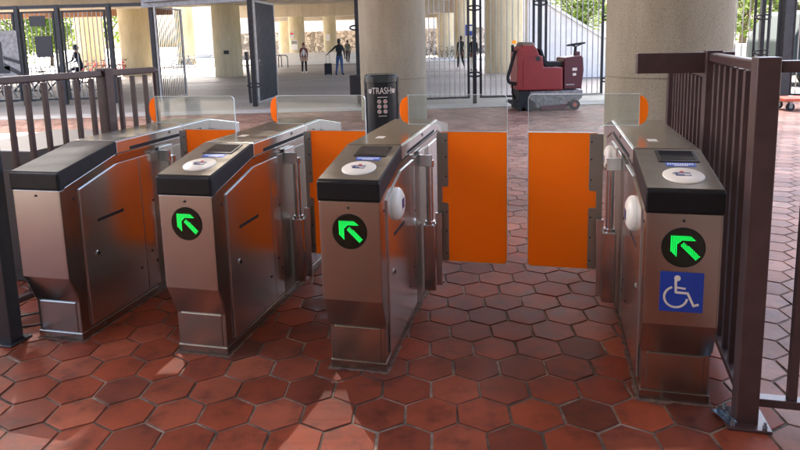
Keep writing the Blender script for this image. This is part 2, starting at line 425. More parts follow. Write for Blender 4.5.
def fare_gate(V, side, label, arrow=True, screen=True, reader=(), pane=(.1, .6), access=False):
    """side +1: barrier on the right flank. pane: local x of the D end, flat edge, plate outer edge and free edge"""
    g = empty('fare_gate', uv(U0, V), -GA, label, 'fare gate', 'stainless steel fare gates across the station entrance')
    W, WB = .1475, .1385
    # base and shell
    b = MB(); b.prism([(0, .0), (0, .30), (.02, .36), (1.84, .36), (1.86, .30), (1.86, 0)], 'x', -WB, WB)
    b.b2((-WB-.004, -.006, 0), (WB+.004, 1.866, .045))
    b.b2((-WB+.022, -.005, .052), (WB-.022, .01, .222))
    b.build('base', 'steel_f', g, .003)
    b = MB(); b.prism([(.0, .222), (-.065, .383), (-.065, .868), (-.028, .872), (.40, .978), (1.46, .978), (1.888, .872), (1.925, .868), (1.925, .383), (1.86, .222)], 'x', -W+.006, W-.006)
    b.prism([(-.0645, .385), (-.0645, .866), (-.03, .866), (.02, .30), (.0, .236)], 'x', -W, W)
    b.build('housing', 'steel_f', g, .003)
    rnd = random.Random(int(V*100)+500); pts = []
    for (x0, y0), (x1, y1), n_ in (((-.154, -.022), (.154, -.022), 16), ((.154, -.022), (.154, 1.88), 60), ((.154, 1.88), (-.154, 1.88), 12), ((-.154, 1.88), (-.154, -.022), 60)):
        for q in range(n_): pts.append((x0+(x1-x0)*q/n_+rnd.uniform(-.009, .009), y0+(y1-y0)*q/n_+rnd.uniform(-.009, .009)))
    b = MB(); b.prism(pts, 'z', -.003, .0025); b.build('mortar_bed', 'mortar', g)
    # cap
    b = MB()
    b.prism([SL0, (.40, 1.055), (.40, .981), (-.024, .876), (-.030, .867), (-.070, .867)], 'x', -W-.003, W+.003)
    cp = b.build('front_cap', 'cap' if not arrow or not screen else ['cap'], g, .012, seg=4)
    b = MB(); b.b2((-W-.0045, -.0745, .8705), (W+.0045, -.05, .962)); b.build('black_band', 'band', g, .009, seg=4)
    if screen:
        b = MB(); b.b2((-W+.002, .004, .001), (W-.002, .462, .004), 0, slopeM); b.build('cap_plate', 'capslope', g, .0015)
    b = MB(); b.prism([(.403, .981), (.403, 1.052), (1.457, 1.052), (1.457, .981)], 'x', -W-.004, W+.004)
    rb = b.build('side_rail', 'steel', g, .003)
    b = MB(); b.prism([(.404, 1.0535), (.404, 1.0585), (1.456, 1.0585), (1.456, 1.0535)], 'x', -W+.003, W-.003)
    b.build('top_plate', 'steel_h', g, .0015)
    if screen:
        b = MB(); b.b2((-.05, .60, 1.0588), (-.005, .67, 1.0602)); b.build('top_sticker', 'target', g)
    b = MB(); b.prism([(1.46, .981), (1.46, 1.055), (1.924, .968), (1.93, .872), (1.884, .876)], 'x', -W-.003, W+.003)
    b.build('rear_cap', 'steel', g, .005)
    # flanks: doors, slots, locks, screws
    for sg in (-1, 1):
        X0, X1 = sg*(W-.0075), sg*(W+.001)
        for poly, nm in (([(.075, .06), (.075, .842), (.393, .922), (.594, .922), (.594, .06)], 'access_door'),
                         ([(.600, .06), (.600, .922), (1.262, .922), (1.262, .06)], 'centre_panel'),
                         ([(1.268, .06), (1.268, .922), (1.466, .922), (1.785, .842), (1.785, .06)], 'rear_panel')):
            b = MB(); b.prism(poly, 'x', X0, X1)
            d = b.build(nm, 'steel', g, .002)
            if nm == 'access_door':
                b = MB(); b.b2((sg*(W-.006), .19, .626), (sg*(W+.0025), .42, .646)); b.build('slot', 'seam', d, .004)
                b = MB(); b.tube((sg*(W-.004), .172, .45), (sg*(W+.006), .172, .45), .017, n=20); b.tube((sg*(W+.005), .172, .45), (sg*(W+.009), .172, .45), .009, n=16, mi=1)
                b.build('lock', ['steel_b', 'bolt'], d)
        for yy, zz in ((.040, .80), (.54, .225), (.70, .222), (.71, .62), (1.2, .22), (.655, .30), (1.16, .62)):
            b = MB(); b.tube((sg*(W-.01), yy, zz), (sg*(W+.0035 if yy > .06 else W-.0035), yy, zz), .0075, n=12)
            b.build('screw', 'bolt', g)
        b = MB(); b.b2((sg*(W-.003), .52, .984), (sg*(W+.0058), 1.34, 1.006)); b.build('sensor_slot', 'seam', g, .004)
        b = MB(); b.b2((sg*(W-.003), .404, .968), (sg*(W+.0052), 1.456, .975)); b.tube((sg*(W), .94, 1.03), (sg*(W+.0065), .94, 1.03), .013, n=20); b.tube((sg*(W), .94, 1.03), (sg*(W+.0085), .94, 1.03), .006, n=12, mi=1)
        b.build('trim_strip', ['steel_b', 'bolt'], g)
        b = MB(); b.b2((sg*(W-.012), .72, .045), (sg*(W+.0028), 1.14, .93)); b.build('barrier_frame', 'brackets', g, .002)
    for s_, y_, z_ in reader:
        b = MB()
        mt = Matrix.Translation((s_*(W+.0), y_, z_)) @ Matrix.Rotation(s_*pi/2, 4, 'Y')
        b.lathe([(.084, 0), (.084, .012), (.076, .024), (.055, .036), (.0, .038)], n=36, mat=mt)
        rd = b.build('side_reader', 'target', g)
        b = MB(); b.b2((-.03, -.02, .038), (.018, .02, .040), 0, mt); b.build('reader_icon', 'ink', rd)
    # front face: arrow display and screw
    if arrow:
        zc, r = .724, .0815
        b = MB(); disc(b, 0, zc, r+.004, -.0665, -.060, 0, 48); b.build('display_ring', 'seam', g)
        b = MB(); disc(b, 0, zc, r, -.069, -.0665, 0, 48); dp = b.build('arrow_display', 'ledglass', g)
        b = MB()
        for pl_ in (HEAD, TAIL): b.prism([(x*r, zc+z*r) for x, z in pl_], 'y', -.0700 - (.0004 if pl_ is TAIL else 0), -.0688)
        b.build('arrow_glow', 'ledbase', dp)
        b = MB(); st = .084; k = 12
        for i in range(-k, k+1):
            for j in range(-k, k+1):
                x, z = i*st, j*st
                if pip(x, z, HEAD) or pip(x, z, TAIL):
                    n = 6; rr = .0021
                    vs = [(x*r+cos(2*pi*q/n)*rr, -.0712, zc+z*r+sin(2*pi*q/n)*rr) for q in range(n)]
                    b.add(vs, [tuple(range(n))])
        b.build('arrow_lights', 'led', dp)
    b = MB(); b.tube((-.002, -.069, .838), (-.002, -.062, .838), .006, n=12); b.build('face_screw', 'bolt', g)
    if screen:
        b = MB(); b.b2((-.060, .292, .004), (.112, .434, .0085), 0, slopeM); sf = b.build('screen_frame', 'screen_frame', g, .003)
        b = MB(); b.b2((-.044, .312, .0085), (.098, .424, .0095), 0, slopeM); b.build('screen', 'screen', sf)
        b = MB(); b.b2((-.035, .242, .004), (.088, .285, .0055), 0, slopeM)
        st = b.build('blue_sticker', 'stickerblue', g)
        b = MB()
        for q in range(11): b.b2((-.028+q*.0100, .262, .0056), (-.0215+q*.0100, .274, .0062), 0, slopeM)
        b.b2((-.002, .248, .0056), (.055, .255, .0062), 0, slopeM)
        b.build('sticker_print', 'white', st)
        b = MB(); n = 40
        mt = slopeM @ Matrix.Translation((.015, .135, .004))
        b.lathe([(.083, 0), (.083, .004), (.080, .006), (.0, .0065)], n=44, mat=mt)
        tg = b.build('reader_target', 'target', g)
        b = MB(); b.b2((-.032, -.014, .0066), (.030, .024, .0072), 0, mt); b.b2((-.020, .004, .0073), (.036, .010, .0078), 1, mt)
        b.b2((-.010, .026, .0066), (.006, .040, .0072), 2, mt); b.b2((-.042, .008, .0074), (-.016, .016, .0078), 0, mt); b.b2((.004, -.008, .0073), (.026, .0, .0078), 1, mt)
        b.build('card_icon', ['ink', 'target', 'red_ink'], tg)
    if access:
        b = MB(); b.b2((-.0845, -.0685, .445), (.0845, -.0655, .618)); sg_ = b.build('wheelchair_sign', 'blue', g, .0008)
        b = MB(); k = .173/166.; cx_, cz_ = 325, 270; zc = .5315
        T = lambda x, y: ((x-cx_)*k, zc-(y-cz_)*k)
        disc(b, *T(308, 212), .0125, -.0698, -.068, 0, 20)
        ribbon(b, [T(302, 222), T(304, 271), T(348, 273), T(371, 324), T(388, 318)], .0095, -.0701, -.068)
        ribbon(b, [T(303, 250), T(338, 254)], .0075, -.0704, -.068)
        ribbon(b, [T(304+43*cos(a), 291-43*sin(a)) for a in [R(112+q*12.5) for q in range(20)]], .0085, -.0700, -.068)
        b.build('wheelchair_symbol', 'target', sg_)
    # barrier post and swing panel
    s = side; px = s*(W+.058); py = .86
    b = MB(); b.tube((px, py, .50), (px, py, .88), .021, n=24); b.tube((px, py, .85), (px, py, .888), .0285, n=24); b.tube((px, py, .498), (px, py, .516), .031, n=24)
    b.build('barrier_post', 'steel_b', g, .001)
    b = MB(); b.prism([(px-.034, py-.038), (px+.034, py-.038), (px+.038, py-.02), (px+.038, py+.04), (px-.038, py+.04), (px-.038, py-.02)], 'z', .085, .498)
    b.build('post_shroud', 'steel_b', g, .006, seg=3)
    b = MB(); b.b2((s*W, .80, .86), (s*(W+.085), .815, .93)); b.b2((s*(W+.0), .80, .87), (s*(W+.012), .95, .95)); b.build('post_bracket', 'steel', g, .002)
    b = MB(); b.b2((px+s*.03, .875, .46), (px+s*.07, .888, .56)); b.b2((px+s*.035, .88, .10), (px+s*.066, .892, .46))
    b.build('post_bracket', 'steel', g, .002)
    xd, xf, xo, xe = pane; yy = .93
    xi = s*(W+.095)
    nz0, nz1 = .615, .715; nd = (xo-xi)*.55; c = s*.008
    b = MB(); b.prism([(xi, .25), (xo-c, .25), (xo, .258), (xo, nz0-.008), (xo-c, nz0), (xo-nd, nz0), (xo-nd, nz1), (xo-c, nz1), (xo, nz1+.008), (xo, 1.047), (xi, 1.047)][::1], 'y', yy-.016, yy-.005)
    hp = b.build('hinge_plate', 'brackets', g, .0015)
    b = MB()
    for zz in (.30, .44, .56, .78, .9, 1.0): b.tube((xo-s*.012, yy-.019, zz), (xo-s*.012, yy-.015, zz), .005, n=10)
    b.build('plate_bolts', 'bolt', hp)
    t = .005; rc = .028
    def arc(cx_, cz_, a0, a1): return [(cx_+cos(a0+(a1-a0)*q/6)*rc*1, cz_+sin(a0+(a1-a0)*q/6)*rc) for q in range(7)]
    lo, hi = .243, 1.272
    if s > 0:
        orange = [(xo-nd, lo)]+arc(xe-rc, lo+rc, -pi/2, 0)+[(xe, 1.05), (xo-nd, 1.05)]
        gl = [(xo-nd, 1.052), (xe, 1.052)]+arc(xe-rc, hi-rc, 0, pi/2)+[(xf, hi), (xf, 1.095), (xo-nd-.04, 1.095)]+[(xo-nd-.012, 1.085), (xo-nd, 1.065)]
    else:
        orange = [(xo-nd, lo)]+[(2*(xe+rc)-x-0, z) for x, z in arc(xe+rc, lo+rc, -pi/2, 0)]+[(xe, 1.05), (xo-nd, 1.05)]
        gl = [(xo-nd, 1.052), (xe, 1.052)]+[(2*(xe+rc)-x, z) for x, z in arc(xe+rc, hi-rc, 0, pi/2)]+[(xf, hi), (xf, 1.095), (xo-nd+.04, 1.095)]+[(xo-nd+.012, 1.085), (xo-nd, 1.065)]
    b = MB(); b.prism(orange, 'y', yy-t, yy+t); op = b.build('barrier_panel', 'orange', g)
    b = MB(); b.prism(gl, 'y', yy-t*.8, yy+t*.8); gp_ = b.build('barrier_glass', 'glass', g)
    b = MB()
    def rim(poly, wd, closed=True):
        L = len(poly)
        for i in range(L if closed else L-1):
            ribbon(b, [poly[i], poly[(i+1) % L]], wd, yy-t*1.12, yy+t*1.12)
    rim(gl, .0026); b.build('glass_edge', 'glassedge', gp_)
    b = MB(); rim(orange[0:9], .004, False); b.build('panel_edge', 'glassedge', op)
    # orange half-round end marker
    n = 12; zc, hh, ww = 1.182, .084, abs(xd-xf)
    pts = [(xf, zc-hh), (xf, zc+hh)]+[(xf-s*ww*(1-abs(1-2*q/n)**2.6)**.6, zc+hh*(1-2*q/n)) for q in range(1, n)]
    b = MB(); b.prism(pts, 'y', yy-.007, yy+.007); b.build('end_marker', 'orange', gp_)
    return g
fare_gate(-2.63, 1, 'steel fare gate with a plain black cap and blank front, leftmost beside the dark railing', arrow=False, screen=False, pane=(.026, .072, .29, .65))
fare_gate(-1.748, 1, 'steel fare gate with a green arrow, second from the left, between two other gates', pane=(.023, .064, .29, .65))
fare_gate(-.898, 1, 'steel fare gate with a round white reader on its right flank', reader=[(1, .25, .78)], pane=(.019, .070, .31, .661))
fare_gate(.543, -1, 'accessible steel fare gate bearing a blue wheelchair sign below its green arrow', reader=[(-1, .31, .76), (-1, 1.55, .79)], pane=(-.011, -.056, -.318, -.660), access=True)

# ------------------------------------------------------------------ near railings
def railing(name, pts, z, label, mat, spacing=.1145, postsize=.082, skip_posts=(), rail=.045, bottom=.10, endpost=True, first=0, phase=None, thickpk=.032, grp=None):
    root = empty(name, pts[0], 0, label, 'railing', grp)
    base = Vector(pts[0])
    for k, p in enumerate(pts):
        p = Vector(p)-base
        if k in skip_posts: continue
        a = Vector(pts[min(k+1, len(pts)-1)])-Vector(pts[max(k-1, 0)]); rz = -GA
        b = MB(); b.box((p.x, p.y, (z+.012)/2), (postsize, postsize, z+.012), rz=rz); po = b.build('post', mat, root, .004)
        b = MB(); b.box((p.x, p.y, .006), (.165, .165, .012), rz=rz); bp = b.build('base_plate', mat, po, .003)
        for sx in (-1, 1):
            for sy in (-1, 1):
                q = Matrix.Rotation(rz, 4, 'Z') @ Vector((sx*.06, sy*.06, 0))
                b = MB(); b.tube((p.x+q.x, p.y+q.y, .012), (p.x+q.x, p.y+q.y, .026), .010, n=6); b.tube((p.x+q.x, p.y+q.y, .026), (p.x+q.x, p.y+q.y, .038), .0055, n=10)
                b.build('anchor_bolt', 'silver', bp)
    for k in range(len(pts)-1):
        a, c = Vector(pts[k])-base, Vector(pts[k+1])-base
        d = c-a; L = d.length; ang = math.atan2(d.y, d.x); mid = (a+c)/2
        for zz, hh, nm in ((z-rail/2-.002, rail, 'top_rail'), (bottom, .035, 'bottom_rail')):
            b = MB(); b.box((mid.x, mid.y, zz), (L-postsize*.9, .05, hh), rz=ang); b.build(nm, mat, root, .008 if nm == 'top_rail' else .004, seg=3)
        n = int(round((L-postsize)/spacing))
        for i in range(1, n):
            q = a+d*(i/n)
            b = MB(); b.box((q.x, q.y, (z-rail+bottom)/2), (thickpk, thickpk, z-rail-bottom-.02), rz=-GA); b.build('picket', mat, root, .002)
    return root
# right: runs along the gates, turns right at the near post
RV = .80
A = uv(2.66, RV); Bc = uv(3.77, .868); C2 = uv(5.4, .96); D2 = uv(2.66, 2.6)
railing('railing', [A, Bc], 1.488, 'brown steel railing running back from the near post beside the accessible gate', 'maroon', spacing=.128)
railing('railing', [uv(3.80, .872), C2], 1.39, 'lower brown railing section beyond the box beam, close to the broadest column', 'maroon', spacing=.14, skip_posts=(0,))
rr = railing('railing', [D2, uv(2.66, RV+.005)], 1.488, 'brown steel railing turning right from the near post, cut by the frame edge', 'maroon', skip_posts=(1,), spacing=.15)
b = MB(); b.b2((-.39, -.035, -.055), (.11, .035, .058)); ar = b.build('guard_beam', 'maroon', None, .004)
ar.location = uv(3.80, .868, 1.43); ar.rotation_euler = (0, 0, -GA)
ar.location.z = 1.432
tag(ar, 'thick brown box beam jutting left over the corner post of the railing', 'beam')
# left railing beside the first gate
LV = -2.945
railing('railing', [uv(2.72, -3.17), uv(3.77, -3.0), uv(4.26, -2.925)], 1.45, 'dark brown picket railing left of the blank fare gate', 'maroon', skip_posts=(0, 2), thickpk=.027)
b = MB(); b.tube((0, 0, .012), (0, 0, 1.42), .02, n=14); b.box((0, 0, .006), (.12, .12, .012)); b.ball((0, 0, 1.418), .024)
e_ = b.build('end_post', 'maroon', None); e_.location = uv(4.24, -2.93); tag(e_, 'slim brown end post closing the left railing with a rounded top corner', 'post')
b = MB(); b.box((0, 0, .75), (.09, .085, 1.5)); b.box((0, 0, .006), (.15, .15, .012)); npst = b.build('railing_post', 'maroon_dark', None, .004)
npst.location = uv(2.68, -2.90); npst.rotation_euler = (0, 0, -GA); tag(npst, 'near black square post at the left frame edge beside the blank gate', 'post')
railing('railing', [uv(2.70, -4.2), uv(2.70, -3.02)], 1.435, 'near black railing left of the near black post, cut by the frame edge', 'maroon_dark', skip_posts=(1,))
b = MB(); b.tube((0, 0, .07), (.15, .02, .075), .006, n=8); b.tube((0, 0, .13), (.14, .02, .15), .006, n=8); b.path([(.14, .02, .15), (.155, .02, .16), (.16, .02, .19)], .005); b.tube((.13, .02, 0), (.13, .02, .22), .008, n=10)
wr = b.build('wire_bracket', 'bolt'); wr.location = uv(2.72, -2.86); tag(wr, 'thin bent wire bracket on the floor between the dark post and blank gate', 'bracket')
kb = MB(); kb.prism([(-.4, 0), (-.4, .88), (-.36, .93), (.36, .93), (.4, .88), (.4, 0)], 'y', -.5, .5); kk = empty('kiosk', uv(3.95, -3.72), -GA, 'low dark grey cabinet behind the left railing pickets', 'cabinet')
kb.build('body', 'tarp', kk, .01)
b = MB(); b.b2((-.33, -.508, .08), (.33, -.5, .80)); b.build('door', 'tarp', kk, .004)
# wrapper
vs = []; n = 7
for i in range(n+1):
    for j in range(4): vs.append((-.035+i*.07/n*1.0, -.055+j*.11/3, .004+random.uniform(0, .010)))
fs = [(i*4+j, i*4+j+1, i*4+j+5, i*4+j+4) for i in range(n) for j in range(3)]
b = MB(); b.add(vs, fs); wp = b.build('wrapper', 'foil'); so_ = wp.modifiers.new('s', 'SOLIDIFY'); so_.thickness = .002
wp.location = uv(2.665, .735, .002); wp.rotation_euler = (0, 0, R(12)); tag(wp, 'crumpled dark blue foil wrapper on the tiles by the near railing post', 'wrapper')

# ------------------------------------------------------------------ columns
def column(x, y, r, h, mat, label, grooves=(), group=None, extras=None):
    e = empty('concrete_column', (x, y, -.02), 0, label, 'column', group)
    b = MB(); cuts = [0]+list(grooves)+[h]
    for q in range(len(cuts)-1): b.lathe([(r, cuts[q]+(.007 if q else 0)), (r, cuts[q+1]-(.007 if q < len(cuts)-2 else 0))], n=64)
    if grooves: b.lathe([(r-.012, .01), (r-.012, h-.01)], n=48)
    b.build('shaft', mat, e)
    if extras: extras(e, r)
    return e
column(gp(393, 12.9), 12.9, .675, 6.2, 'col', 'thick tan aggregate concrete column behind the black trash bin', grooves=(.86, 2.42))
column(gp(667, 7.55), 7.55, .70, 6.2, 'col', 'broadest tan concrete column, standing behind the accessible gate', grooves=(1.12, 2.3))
def plaque(e, r):
    b = MB(); b.b2((-.02, -r-.04, 1.15), (.22, -r+.05, 1.33)); b.build('plaque', 'bolt', e)
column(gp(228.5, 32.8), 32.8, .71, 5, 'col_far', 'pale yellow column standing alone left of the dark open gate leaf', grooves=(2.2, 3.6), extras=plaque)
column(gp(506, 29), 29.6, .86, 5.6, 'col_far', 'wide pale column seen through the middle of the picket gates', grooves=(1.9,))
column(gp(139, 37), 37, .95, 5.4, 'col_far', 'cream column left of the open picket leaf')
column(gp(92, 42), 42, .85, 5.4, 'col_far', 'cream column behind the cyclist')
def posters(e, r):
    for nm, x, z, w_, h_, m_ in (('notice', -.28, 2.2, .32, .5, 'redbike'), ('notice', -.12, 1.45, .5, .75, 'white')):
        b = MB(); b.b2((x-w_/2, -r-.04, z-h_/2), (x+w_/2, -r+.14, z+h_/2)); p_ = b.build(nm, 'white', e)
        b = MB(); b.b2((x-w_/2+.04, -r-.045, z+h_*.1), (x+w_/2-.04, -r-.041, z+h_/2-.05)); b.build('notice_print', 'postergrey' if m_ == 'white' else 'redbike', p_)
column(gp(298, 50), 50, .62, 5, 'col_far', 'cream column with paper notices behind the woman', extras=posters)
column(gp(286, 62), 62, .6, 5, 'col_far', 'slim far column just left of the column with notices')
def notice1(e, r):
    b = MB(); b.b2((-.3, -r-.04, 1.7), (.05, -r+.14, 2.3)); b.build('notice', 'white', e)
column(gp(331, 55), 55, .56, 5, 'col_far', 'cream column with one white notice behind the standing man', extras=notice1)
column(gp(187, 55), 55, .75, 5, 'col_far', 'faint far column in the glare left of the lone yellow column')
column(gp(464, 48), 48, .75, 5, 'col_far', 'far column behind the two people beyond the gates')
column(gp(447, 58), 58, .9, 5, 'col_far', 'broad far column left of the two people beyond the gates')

# ------------------------------------------------------------------ viaduct
vd = empty('viaduct', (-10, 40, 4), 0, 'concrete viaduct with girders over the plaza', 'viaduct')
P0 = Vector((-10, 40, 4))
def vb(name, lo, hi, mat, parent=vd, rz=0, bev=0):
    b = MB(); b.b2([a-c for a, c in zip(lo, P0)], [a-c for a, c in zip(hi, P0)]); return b.build(name, mat, parent, bev)
def skewbox(name, a, c, w_, z0, z1, mat, parent=vd):
    a, c = Vector((*a, 0)), Vector((*c, 0)); d = c-a; m_ = (a+c)/2
    b = MB(); b.box((m_.x-P0.x, m_.y-P0.y, (z0+z1)/2-P0.z), (d.length, w_, z1-z0), rz=math.atan2(d.y, d.x)); return b.build(name, mat, parent)
vb('deck_slab', (-24, 18.95, 7.4), (5.8, 38, 7.9), 'deck')
vb('deck_slab', (-13, 38.01, 7.4), (5.8, 64, 7.9), 'deck')
for Y in (32.8, 50, 60): vb('pier_cap', (-30 if Y < 40 else -13, Y-.8, 3.6), (5.6, Y+.8, 5.79), 'girder')
for x in range(-24, 6, 4): skewbox('girder', (x-1.2, 19.6), (x+.2, 38 if x < -12 else 64), .5, 4.7, 7.398, 'rust' if x % 8 else 'girder')
vb('edge_beam', (-30, 38.02, 3.45), (-13.2, 38.4, 3.95), 'rust'); vb('edge_beam', (-30, 38.02, 3.96), (-13.2, 38.6, 5.2), 'girder'); vb('edge_beam', (-13, 64.1, 4.2), (5.8, 64.5, 4.9), 'rust')
skewbox('edge_beam', (-27, 19.2), (5.7, 19.1), .5, 6.0, 7.39, 'girder')
lm = empty('flood_lamp', (gp(289, 31), 31, 3.78), 0, 'small white flood lamp hanging under the beige pier cap', 'lamp')
b = MB(); b.box((0, 0, .0), (.34, .25, .22)); b.build('housing', 'bolt', lm, .02)
b = MB(); b.box((0, -.135, -.02), (.26, .02, .15)); b.build('lens', 'lampwhite', lm); b = MB(); b.tube((0, 0, .1), (0, 1.2, .5), .03, n=8); b.build('arm', 'bolt', lm)
# station roof overhead (above the frame), slotted to shape the sunlight
rf = empty('station_roof', (0, 4, 8.5), 0, 'broad unseen concrete station roof high above the gates, with added sun slots', 'roof')
holes = []  # slots added so the sun throws patches on floor and gate flanks
for tx, ty, tz, hx, hy in ((-2.3, 3.3, 0, .55, .45), (-.26, 2.33, 0, .62, .84), (-1.75, 2.55, 0, .75, .5), (.72, 2.05, 0, .8, .5), (-1.32, 3.45, .35, .30, .40), (-.45, 3.3, .35, .26, .34)):
    t_ = (8.5-tz)/sd.z; nsl = int(hy/.12)
    for q in range(nsl):
        yq = ty+sd.y*t_-hy/2+q*.12; holes.append((tx+sd.x*t_-hx/2, yq, tx+sd.x*t_+hx/2, yq+.023))
gx = sorted({-9.5, 5.2, *[h[0] for h in holes], *[h[2] for h in holes]}); gy_ = sorted({-11, 20.9, *[h[1] for h in holes], *[h[3] for h in holes]})
b = MB()
for i in range(len(gx)-1):
    for j in range(len(gy_)-1):
        cx_, cy_ = (gx[i]+gx[i+1])/2, (gy_[j]+gy_[j+1])/2
        if any(h[0] < cx_ < h[2] and h[1] < cy_ < h[3] for h in holes): continue
        b.b2((gx[i], gy_[j]-4, 0), (gx[i+1], gy_[j+1]-4, .012))
b.build('roof_slab', 'roof', rf)
for x in (-8.6, 4.8): b = MB(); b.b2((x-.2, -14.9, -.5), (x+.2, 14.8, -.002)); b.build('roof_beam', 'roof', rf)
b = MB(); b.b2((-14, -.2, 0), (11, .2, 8.3)); o = b.build('station_wall', 'backwall'); o.location = (0, -7, 0); tag(o, 'brown station wall behind the viewer', 'wall')

# ------------------------------------------------------------------ far walls
b = MB(); b.box((0, 0, 1.35), (28, .6, 2.7)); o = b.build('retaining_wall', 'stone'); o.location = (-2.5, 66, 0); tag(o, 'rubble stone retaining wall far behind the people', 'wall')
b = MB(); b.box((0, 0, 3.4), (70, 2, 6.8)); o = b.build('far_building', 'brick'); o.location = (8, 84, 0); tag(o, 'long pale building above the stone retaining wall', 'building')
b = MB(); b.box((0, 0, .42), (7.5, .25, .85)); b.box((0, -.16, .08), (7.5, .12, .16)); o = b.build('barrier_wall', 'whitewall', None, .02); o.location = (gp(322, 48), 48, 0); tag(o, 'low white concrete barrier behind the standing man', 'barrier')
# ramp parapet to the right
rp = MB(); rp.prism([(5.05, 0), (5.05, 3.2), (5.2, 3.12), (7.8, 1.5), (9.5, 1.05), (22, .9), (22, 0)], 'y', 24.0, 24.5)
rp.prism([(5.05, 3.21), (5.05, 3.31), (5.23, 3.22), (7.83, 1.61), (9.52, 1.16), (22, 1.01), (22, .91), (9.5, 1.06), (7.8, 1.51), (5.2, 3.13)], 'y', 23.93, 24.57)
o = rp.build('ramp_parapet', 'whitewall'); tag(o, 'white sloping ramp parapet behind the ride-on floor cleaner', 'wall')

# ------------------------------------------------------------------ trees
def tree(x, y, h, cr, cz, label, n=5000, leaf=.16, group='trees beyond the fences', squash=.8):
    t = empty('broadleaf_tree', (x, y, -.02), 0, label, 'tree', group)
    b = MB(); b.tube((0, 0, 0), (.1, 0, h*.35), .2, .13, 10); tips = []
    for k in range(9):
        a = k*2.4+x; z0 = h*(.25+.05*k/2); p1 = Vector((cos(a)*cr*.55, sin(a)*cr*.55, z0+h*.25))
        b.tube((.05, 0, z0), p1, .08, .03, 6); tips.append(p1)
    b.build('trunk', 'bark', t)
    rnd = random.Random(int(x*10)+int(y)); vs = []; fs = []; tn = []
    cl = []
    for k in range(46):
        a = rnd.uniform(0, 2*pi); zz = rnd.uniform(-1, 1); rr = cr*math.sqrt(max(.05, 1-zz*zz))*rnd.uniform(.35, 1)
        cl.append((Vector((cos(a)*rr, sin(a)*rr, cz+zz*cr*squash)), rnd.uniform(.2, .42)*cr, rnd.random()))
    for k in range(n):
        c, r_, t0 = cl[rnd.randrange(len(cl))]
        d = Vector((rnd.gauss(0, 1), rnd.gauss(0, 1), rnd.gauss(0, .8))).normalized()*r_*rnd.uniform(.4, 1)**.6
        p = c+d; s_ = leaf*rnd.uniform(.6, 1.3)
        u_ = Vector((rnd.gauss(0, 1), rnd.gauss(0, 1), rnd.gauss(0, .6))).normalized(); w_ = u_.orthogonal().normalized()
        o_ = len(vs); vs += [p-u_*s_*.6, p+w_*s_*.28, p+u_*s_*.6, p-w_*s_*.28]; fs.append((o_, o_+1, o_+2, o_+3)); tn.append(min(1, max(0, t0*.7+rnd.random()*.3)))
    me = bpy.data.meshes.new('crown'); me.from_pydata([v[:] for v in vs], [], fs); me.materials.append(M['leaf'])
    at = me.attributes.new('tone', 'FLOAT', 'FACE'); at.data.foreach_set('value', tn)
    o = bpy.data.objects.new('crown', me); COL.objects.link(o); o.parent = t
tree(gp(578, 31), 31, 6, 2.3, 4.0, 'yellow green tree behind the white ramp parapet, above the floor cleaner', 7000)
tree(gp(640, 34), 34, 7, 2.6, 4.4, 'leafy green tree behind the broadest column', 3000)
tree(gp(740, 27), 27, 6, 2.2, 3.5, 'yellow green tree seen between the broadest column and the right frame edge', 6000)
tree(gp(798, 24), 24, 6, 2.2, 3.2, 'green tree at the right frame edge beyond the pickets', 5000)
tree(gp(18, 58), 58, 8, 4.2, 5.0, 'pale green tree at the far left beyond the fence', 5000, .3)
tree(gp(52, 62), 62, 8, 4.0, 4.4, 'pale green tree behind the two hanging dark sign boards', 5000, .3)
tree(gp(112, 66), 66, 8, 4.2, 4.6, 'pale green tree in the glare right of the cyclist', 4000, .3)

# ------------------------------------------------------------------ perimeter fence (picket leaves between posts)
def leaf(x0, y0, x1, y1, label, z0=.13, z1=2.72, sp=.115, frame='fence_dark', bars='fence_light', br=.012, name='picket_fence', grp='picket fence panels round the plaza', cross=False):
    a, c = Vector((x0, y0, 0)), Vector((x1, y1, 0)); d = c-a; L = d.length; ang = math.atan2(d.y, d.x)
    e = empty(name, (x0, y0, 0), ang, label, 'fence', grp)
    b = MB()
    for x in (.03, L-.03): b.box((x, 0, (z0+z1)/2), (.055, .05, z1-z0))
    for z in (z0+.025, z1-.025): b.box((L/2, 0, z), (L-.115, .045, .05))
    b.build('frame', frame, e, .004)
    b = MB(); n = int((L-.1)/sp)
    for i in range(1, n): b.tube((L*i/n, 0, z0+.04), (L*i/n, 0, z1-.04), br, n=6)
    if cross:
        k = int((z1-z0)/.1)
        for i in range(1, k): b.box((L/2, .014, z0+i*.1), (L-.1, .006, .02))
    b.build('picket_infill', bars, e)
    return e
def fpost(x, y, label, h=3.1, w_=.09, rings=(), box=None):
    e = empty('fence_post', (x, y, 0), 0, label, 'post', 'posts of the perimeter fence')
    b = MB(); b.box((0, 0, h/2), (w_, w_, h)); b.build('shaft', 'fence_dark', e, .006)
    for z in rings:
        b = MB(); b.path([(cos(q*pi/8)*.17, -.04, z+sin(q*pi/8)*.055) for q in range(16)], .02, 8, 0, True); b.build('latch_ring', 'fence_dark', e)
    if box:
        b = MB(); b.b2(*box); b.build('lock_box', 'black', e, .01)
    return e
YM = 15.5
xs = [gp(358, 15.3), gp(474.5, YM), gp(539.5, YM), gp(608, YM), gp(690, 15.2), gp(760, 14.6), gp(784, 14.2), gp(840, 13.6)]
ys = [15.3, YM, YM, YM, 15.2, 14.6, 14.2, 13.6]
names = ['tall post standing beside the black trash bin, carrying a black lock box', 'tall post with latch rings between the left and middle picket leaves', 'tall post with a latch ring right behind the floor cleaner seat', 'tall post half hidden by the left side of the broadest column', 'tall post hidden behind the broadest column', 'tall hinge post right of the broadest column', 'thick dark post beside the right frame edge', 'post beyond the right frame edge']
